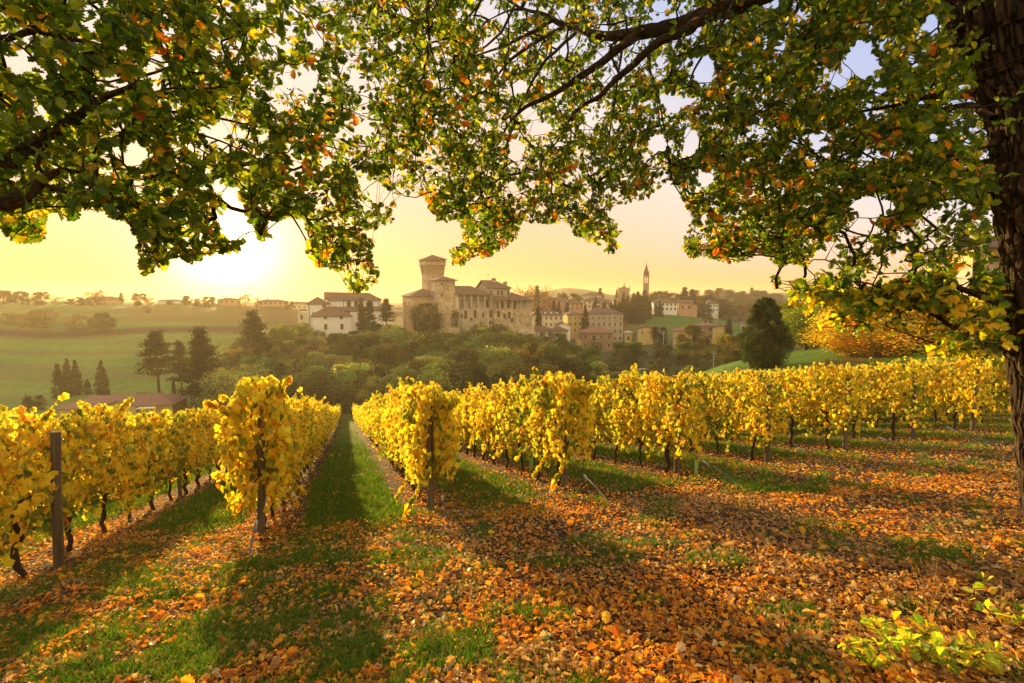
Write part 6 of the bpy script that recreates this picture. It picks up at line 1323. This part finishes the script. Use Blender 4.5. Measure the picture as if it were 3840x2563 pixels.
# trees on the sunlit ridge and in the field
RG = 'trees of the sunlit ridge'
for k, (u_, vt, wd, m_, colr, lb) in enumerate([
  (5, 291, 1.4, 'L', (.09, .07, .03), 'dark tree with pointed spire at the end of the ridge'), (22, 291.5, 1.5, 'L', (.10, .08, .03), 'wide round tree on the ridge, sun behind it'), (41.5, 292.4, 1.3, 'L', (.10, .08, .03), 'twin-lobed ridge tree next to the widest one'), (57, 296.5, 1.6, 'S', (.14, .10, .04), 'thin pale ridge tree over the hedge'),
  (70, 299, 1.7, 'L', (.09, .07, .03), 'low bushy ridge tree before the villa'), (80, 297.5, 1.4, 'L', (.10, .08, .03), 'dark ridge bush touching the villa'), (92, 291.2, 1.0, 'S', (.16, .10, .03), 'sparse ridge tree behind the villa roof'), (100.5, 290, .7, 'S', (.14, .09, .03), 'thin mast-like tree behind the villa roof'),
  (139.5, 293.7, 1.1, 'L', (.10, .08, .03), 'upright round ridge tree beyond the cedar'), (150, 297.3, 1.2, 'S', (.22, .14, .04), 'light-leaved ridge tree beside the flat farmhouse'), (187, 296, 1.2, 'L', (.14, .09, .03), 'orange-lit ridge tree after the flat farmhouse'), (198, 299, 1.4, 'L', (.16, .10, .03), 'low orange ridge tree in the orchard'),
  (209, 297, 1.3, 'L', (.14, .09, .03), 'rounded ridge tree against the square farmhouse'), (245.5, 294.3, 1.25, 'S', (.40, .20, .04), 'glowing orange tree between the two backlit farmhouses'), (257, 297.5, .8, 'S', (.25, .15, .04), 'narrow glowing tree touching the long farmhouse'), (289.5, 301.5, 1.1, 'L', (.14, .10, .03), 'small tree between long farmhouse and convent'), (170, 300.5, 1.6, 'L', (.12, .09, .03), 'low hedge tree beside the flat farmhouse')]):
    Y_ = 345; b = G(u_, Y_, -.3); h = max(3, P(u_, vt, Y_).z-b.z); tree('ridge_tree', lb, b, h, wd, (LEAFY if m_ == 'L' else SPARSE)[k % 3], TRK[k % 3] if m_ == 'L' else BARE[k % 3], colr, RG)
for k, (u_, vt, Y_, wd, m_, colr, lb) in enumerate([(12, 311, 250, 1.4, 'S', (.26, .20, .05), 'yellowing field tree at the pasture hedge end'), (33, 309.5, 248, 1.5, 'B', (.24, .17, .05), 'spreading half-bare tree on the pasture hedge'), (46, 310, 246, 1.5, 'B', (.24, .17, .05), 'second half-bare tree on the pasture hedge'), (76.5, 313.5, 243, 1.5, 'B', (.2, .15, .05), 'low bare orchard tree between hedge and round bush'),
  (103, 313, 240, 1.35, 'L', (.10, .085, .03), 'large round bush on the pasture hedge line'), (147, 306, 300, 1.3, 'S', (.14, .10, .03), 'bush on the upper slope below the flat farmhouse'), (35.5, 396.5, 122, 1.2, 'L', (.08, .09, .03), 'small dark bush by the pasture fence'), (145, 392, 126, 1.3, 'S', (.20, .15, .04), 'low russet bush at the foot of the pines')]):
    b = G(u_, Y_, -.2); h = max(2, P(u_, vt, Y_).z-b.z); tree('field_tree', lb, b, h, wd, {'S': SPARSE, 'B': SPARSE, 'L': LEAFY}[m_][k % 3], BARE[k % 3] if m_ != 'L' else TRK[k % 3], colr, 'trees of the pasture')
for k, (u_, Y_) in enumerate([(27.5, 122), (139.5, 124), (192.5, 126), (162, 126)]):
    b = G(u_, Y_, 0); pt = thing('pasture_pole', b, ['wooden pole beside the small dark bush', 'wooden pole on the lower pasture near the pines', 'short pole past the ivy-wrapped pine', 'pole among the pine trunks'][k], 'pole', 'poles in the pasture'); MB().tube([(0, 0, -.2), (.05, 0, 4.2)], [.12, .09], 6).box(-.5, .5, -.05, .05, 3.7, 3.85).obj('shaft', M_post, pt)
# the wood on the slopes: positions first, then one label each
TOP = lambda u: np.interp(u, [150, 215, 235, 260, 300, 322, 345, 385, 400, 415, 440, 455, 480, 497, 515, 530, 545, 560, 560.5, 575, 600, 625, 650, 680, 700, 740, 790], [400, 372, 345, 326, 316, 333, 333, 320, 320, 333, 334, 331, 321, 316, 324, 332, 343, 352, 355, 358, 359, 359, 359, 360, 360, 362, 364])
wood = []
cells = []
for Y_ in np.concatenate([np.arange(106, 190, 9), np.arange(190, 215, 11)]):
    for u_ in np.arange(214, 760, 8.2*512/Y_/2.2): cells.append((u_, Y_))
for (u_, Y_) in cells:
    u_ += r6.uniform(-8, 8); Y_ += r6.uniform(-3.5, 3.5)
    if u_ < 300 and Y_ > 150+(u_-214)*.45: continue
    if Y_ > 176 and 300 < u_ < 548: continue
    if u_ > 548 and Y_ > 205: continue
    if u_ < 245 and r6.random() < .4: continue
    if u_ > 560 and r6.random() < .3: continue
    b = G(u_, Y_, -.25); 
    if u_ > 640 and Y_ < 118: continue
    hmax = P(u_, float(TOP(u_))+r6.uniform(0, 7), Y_).z-b.z; h = min(r6.uniform(7.0, 12.5), hmax)
    if h < 2.6: continue
    if u_ > 590 and Y_ < 150: h *= .62
    wood.append((u_, Y_, h))
r6.shuffle(wood); wood = sorted([tuple(w_) for w_ in wood[:285]])
print('wood', len(wood))
WC = [(.18, .21, .06), (.22, .21, .06), (.14, .18, .06), (.27, .28, .07), (.18, .16, .05), (.15, .19, .05), (.09, .11, .04)]
WN = ['olive', 'brown-green', 'dark green', 'yellow-green', 'tawny', 'green', 'deep green']
cnt_ = {}
for (u_, Y_, h) in wood:
    zone = 'convent slope' if u_ < 385 else 'castle slope' if u_ < 535 else 'village gardens'
    ci = int(r6.integers(len(WC))); key_ = (zone, ci); cnt_[key_] = cnt_.get(key_, 0)+1
    lb = '%s broadleaf tree in the wood, %s one of its colour, %s' % (WN[ci], ordw(cnt_[key_]), 'on the '+zone if 'slope' in zone else 'in the village gardens')
    j = int(r6.integers(6)); sp_ = r6.random() < .15; c_ = tuple(np.array(WC[ci])*r6.uniform(.65, 1.9)*(1.0 if u_ < 560 else 1.1))
    tree('broadleaf_tree', lb, G(u_, Y_, -.25), h, r6.uniform(1.05, 1.5), SPARSE[j % 3] if sp_ else LEAFY[j], BARE[j % 3] if sp_ else TRK[j % 3], c_, 'broadleaf trees of the '+zone)
# garden trees with a look of their own
for u_, vt, Y_, wd, m_, colr, lb in [
  (580.8, 347.2, 150, 1.25, 'L', (.17, .24, .03), 'bright lime green round tree below the brick house'), (560, 334, 190, 1.3, 'L', (.10, .12, .035), 'bushy green tree against the low stone house'), (594.5, 346.5, 196, 1.6, 'L', (.05, .07, .03), 'dark rounded bush under the brick house balcony'), (622, 342.5, 180, 1.4, 'L', (.13, .17, .035), 'green garden tree at the foot of the tall stone house'),
  (634, 343.5, 170, 1.3, 'L', (.13, .18, .03), 'fresh green garden tree next past the lime green one'), (616, 350, 165, 1.2, 'S', (.20, .19, .04), 'yellow spotted shrub tree in the garden'), (662, 345, 178, 1.4, 'L', (.16, .15, .04), 'yellowing tree before the meadow pole'), (659.5, 327.8, 226, 1.0, 'L', (.045, .07, .03), 'dark domed tree between yellow cottage and meadow'),
  (692, 325.5, 176, 1.1, 'L', (.20, .16, .035), 'golden-topped tall tree in front of the brick villa'), (686, 342.5, 160, 1.5, 'L', (.17, .18, .045), 'pale weeping willow with drooping yellow green boughs'), (717, 343.5, 120, 1.2, 'S', (.26, .24, .05), 'airy yellow green birch beside the lawn'), (706, 350, 118, 1.2, 'S', (.24, .23, .05), 'paler airy birch farther from the ivy tree'),
  (728, 336.5, 128, .9, 'L', (.36, .28, .03), 'bright yellow small tree in front of the dark fir'), (727, 347, 126, .6, 'L', (.42, .33, .03), 'narrow flame-yellow tree among the birches'), (656, 358, 112, 1.1, 'S', (.19, .17, .06), 'grey-yellow willow shrub at the garden edge'), (740, 352, 122, 1.4, 'L', (.08, .10, .03), 'dark shrub between birches and ivy tree'),
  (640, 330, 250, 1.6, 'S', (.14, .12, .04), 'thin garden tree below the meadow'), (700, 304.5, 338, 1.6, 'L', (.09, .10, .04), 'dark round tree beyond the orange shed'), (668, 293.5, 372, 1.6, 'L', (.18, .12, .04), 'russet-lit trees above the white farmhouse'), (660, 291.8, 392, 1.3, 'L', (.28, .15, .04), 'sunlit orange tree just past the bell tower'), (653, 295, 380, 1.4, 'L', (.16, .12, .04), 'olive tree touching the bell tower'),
  (707, 314, 300, 1.3, 'L', (.10, .09, .035), 'round bush on the green meadow slope'), (738, 304, 330, 1.3, 'S', (.16, .12, .05), 'half-bare tree in the misty hollow'), (750, 302.5, 335, 1.3, 'S', (.24, .15, .06), 'russet half-bare tree deep in the misty hollow'), (726, 303, 345, 1.4, 'L', (.09, .08, .05), 'dark tree mass under the ridge house'), (718, 300, 352, 1.4, 'L', (.09, .08, .05), 'tall dark tree under the ridge house'),
  (569.5, 294.3, 372, 1.6, 'L', (.09, .10, .04), 'round dark tree above the orange house'), (577.5, 296.8, 360, 1.4, 'S', (.20, .15, .05), 'thin tree between orange house and tower house'), (703, 297, 365, 1.5, 'L', (.12, .10, .04), 'spreading tree behind the slope cottages'), (628, 366, 112, 1.2, 'S', (.12, .10, .04), 'low grey thicket tree on the valley floor')]:
    b = G(u_, Y_, -.2); h = max(2, P(u_, vt, Y_).z-b.z); nm = 'willow_tree' if 'willow' in lb and 'weeping' in lb else 'birch_tree' if 'birch' in lb else 'garden_tree'
    tree(nm, lb, b, h, wd, (LEAFY if m_ == 'L' else SPARSE)[int(r6.integers(3))], (TRK if m_ == 'L' else BARE)[int(r6.integers(3))], colr, 'garden trees of the village')
for k in range(9):
    u_ = 700+k*8.5; vt = [291, 289.5, 288, 288.5, 291.5, 292, 287.6, 291, 294][k]
    b = G(u_, 560, -.5); h = max(4, P(u_, vt, 560).z-b.z); tree('ridge_spruce' if k in (1, 2, 6) else 'hill_tree', 'hazy %s tree on the wooded ridge, %s from the bell tower side' % ('spire-shaped' if k in (1, 2, 6) else 'round', ordw(k+1)), b, h, .9 if k in (1, 2, 6) else 1.6, (CONE[0] if k in (1, 2, 6) else LEAFY[k % 6]), TRKC, (.09, .085, .05), 'trees on the wooded ridge')
# the ivy clad round tree and the trees of the lawn
b = G(763, 54, -.2); h = P(763, 298, 54).z-b.z
def ivy_prof(z): return np.interp(z, [0, .06, .2, .38, .5, .62, .78, .9, .97, 1.0], [.12, .20, .32, .35, .34, .26, .21, .17, .11, .03])*.99
V_, F_, C_ = crown_blob(300, 42000, .020, ivy_prof, lobes=90, spread=.20, tmpl=T_DIA)
it = tree('ivy_tree', 'dense dark green ivy-covered tree with narrow top on the lawn edge', b, h, 1.0, npmesh('crown_mesh', V_, F_, M_crown, C_), TRKC, (.055, .085, .018), cat='tree')
ry = [(806, 303, 66, 1.5, (.30, .34, .035), 16000, 'yellow-green rounded tree behind the ivy-covered one'), (826, 296, 70, 1.35, (.30, .30, .035), 16000, 'tall yellow-green tree on the lawn beside a bare-stemmed one'), (856, 311, 52, 1.9, (.82, .60, .05), 18000, 'orange yellow tree over the lawn by the low garden wall'), (893, 301, 50, 2.0, (.86, .66, .06), 26000, 'broad golden tree with pale trunk behind the vines'),
      (930, 298, 49, 1.9, (.72, .62, .06), 24000, 'golden tree standing before the ochre house'), (966, 312, 47, 1.9, (.62, .60, .06), 20000, 'yellow-leaved tree at the ochre house corner'), (846, 288, 84, 1.2, (.20, .20, .04), 9000, 'olive tree rising behind the lawn trees'), (905, 288, 84, 1.3, (.22, .20, .04), 9000, 'tall olive tree behind the golden trees')]
for k, (u_, vt, Y_, wd, colr, n_, lb) in enumerate(ry):
    b = G(u_, Y_, -.2); h = P(u_, vt, Y_).z-b.z; V_, F_, C_ = crown_blob(310+k, n_, .030, [round_prof, egg_prof][k % 2], lobes=16, spread=.40)
    tree('lawn_tree', lb, b, h, wd, npmesh('crown_mesh', V_, F_, M_crown, C_), TRK[k % 3], colr, 'trees around the lawn', clift=.04 if 1 < k < 6 else .10)
b = G(829, 40, -.1); tree('small_bare_tree', 'small forked tree with few leaves on the lawn', b, 2.3, 1.25, SPARSE[1], BARE[1], (.20, .16, .03), None, clift=.3)
# ivy on the bastion and on the tower foot
for (u_, v0, v1, Y_, hw, lb, sd) in [(427, 335.5, 304.5, 186, 5.7, 'big dark ivy mass swallowing the round castle bastion', 1), (455.2, 327, 311, 186.5, 1.5, 'column of ivy climbing the square tower foot', 2)]:
    p0 = P(u_, v0, Y_); hh_ = P(u_, v1, Y_).z-p0.z
    V_, F_, C_ = crown_blob(330+sd, 9000 if sd == 1 else 3500, .035 if sd == 1 else .05, lambda z: .5*np.interp(z, [0, .3, .75, .95, 1], [.8, 1, .95, .75, .3]), lobes=16, spread=.35)
    o2 = link('ivy', npmesh('ivy_mesh', V_, F_, M_crown, C_), None, p0); o2.scale = (hw*2, hw*1.6, hh_); o2.color = (.07, .075, .022, 1); tag(o2, lb, 'ivy', 'ivy on the castle')
# thicket along the valley floor (nobody could count it)
k = 26000; yy = r6.uniform(100, 182, k); uu = r6.uniform(215, 800, k); xx = (uu-512)/F*(yy+3)
ok = (uu > 330) | (yy < 150); ok &= (fbm(xx*.15, yy*.15, 0, 3) > .40); xx, yy = xx[ok], yy[ok]; k = len(xx); zz_ = H(xx, yy)+r6.random(k)*2.2*fbm(xx*.2, yy*.2, 0, 4)
V_, F_ = stamp(T_DIA, np.stack([xx, yy, zz_], -1), unit(k, r6), unit(k, r6)+np.array([0, 0, .5]), r6.uniform(.3, .8, k)); c = pick([(2, (.09, .075, .03)), (2, (.11, .10, .03)), (1, (.14, .11, .04))], k, r6)
tag(link('undergrowth', npmesh('undergrowth', V_, F_, M_litter, np.repeat(c, 4, 0))), 'brown and olive undergrowth covering the valley floor between trees', 'undergrowth', None, 'stuff')
# small garden things in the valley
sh = thing('garden_shed', G(644, 142), 'open white garden shelter on the valley floor', 'shed', None, R(8)); MB().box(-2, 2, 0, 2.4, 2.0, 2.15).obj('roof', M_plaster, sh)
for x_ in (-1.8, 0, 1.8): MB().box(x_-.06, x_+.06, .1, .22, -.2, 2.0).obj('post', M_white, sh)
MB().box(-1.6, .3, 2.2, 2.3, 0, 1.9).obj('back_panel', M_white, sh)
for u_, vt, Y_, lb in [(663.2, 331, 196, 'grey utility pole on the garden edge below the meadow'), (716.2, 314.5, 262, 'yellowish utility pole on the green meadow'), (713, 352, 108, 'thin pole by the valley lawn')]:
    b = G(u_, Y_, -.2); h = P(u_, vt, Y_).z-b.z; pt = thing('utility_pole', b, lb, 'pole', 'utility poles in the valley'); MB().tube([(0, 0, 0), (0, 0, h)], [.16, .10], 6).box(-.6, .6, -.06, .06, h*.93, h*.95).obj('shaft', M_trim, pt)
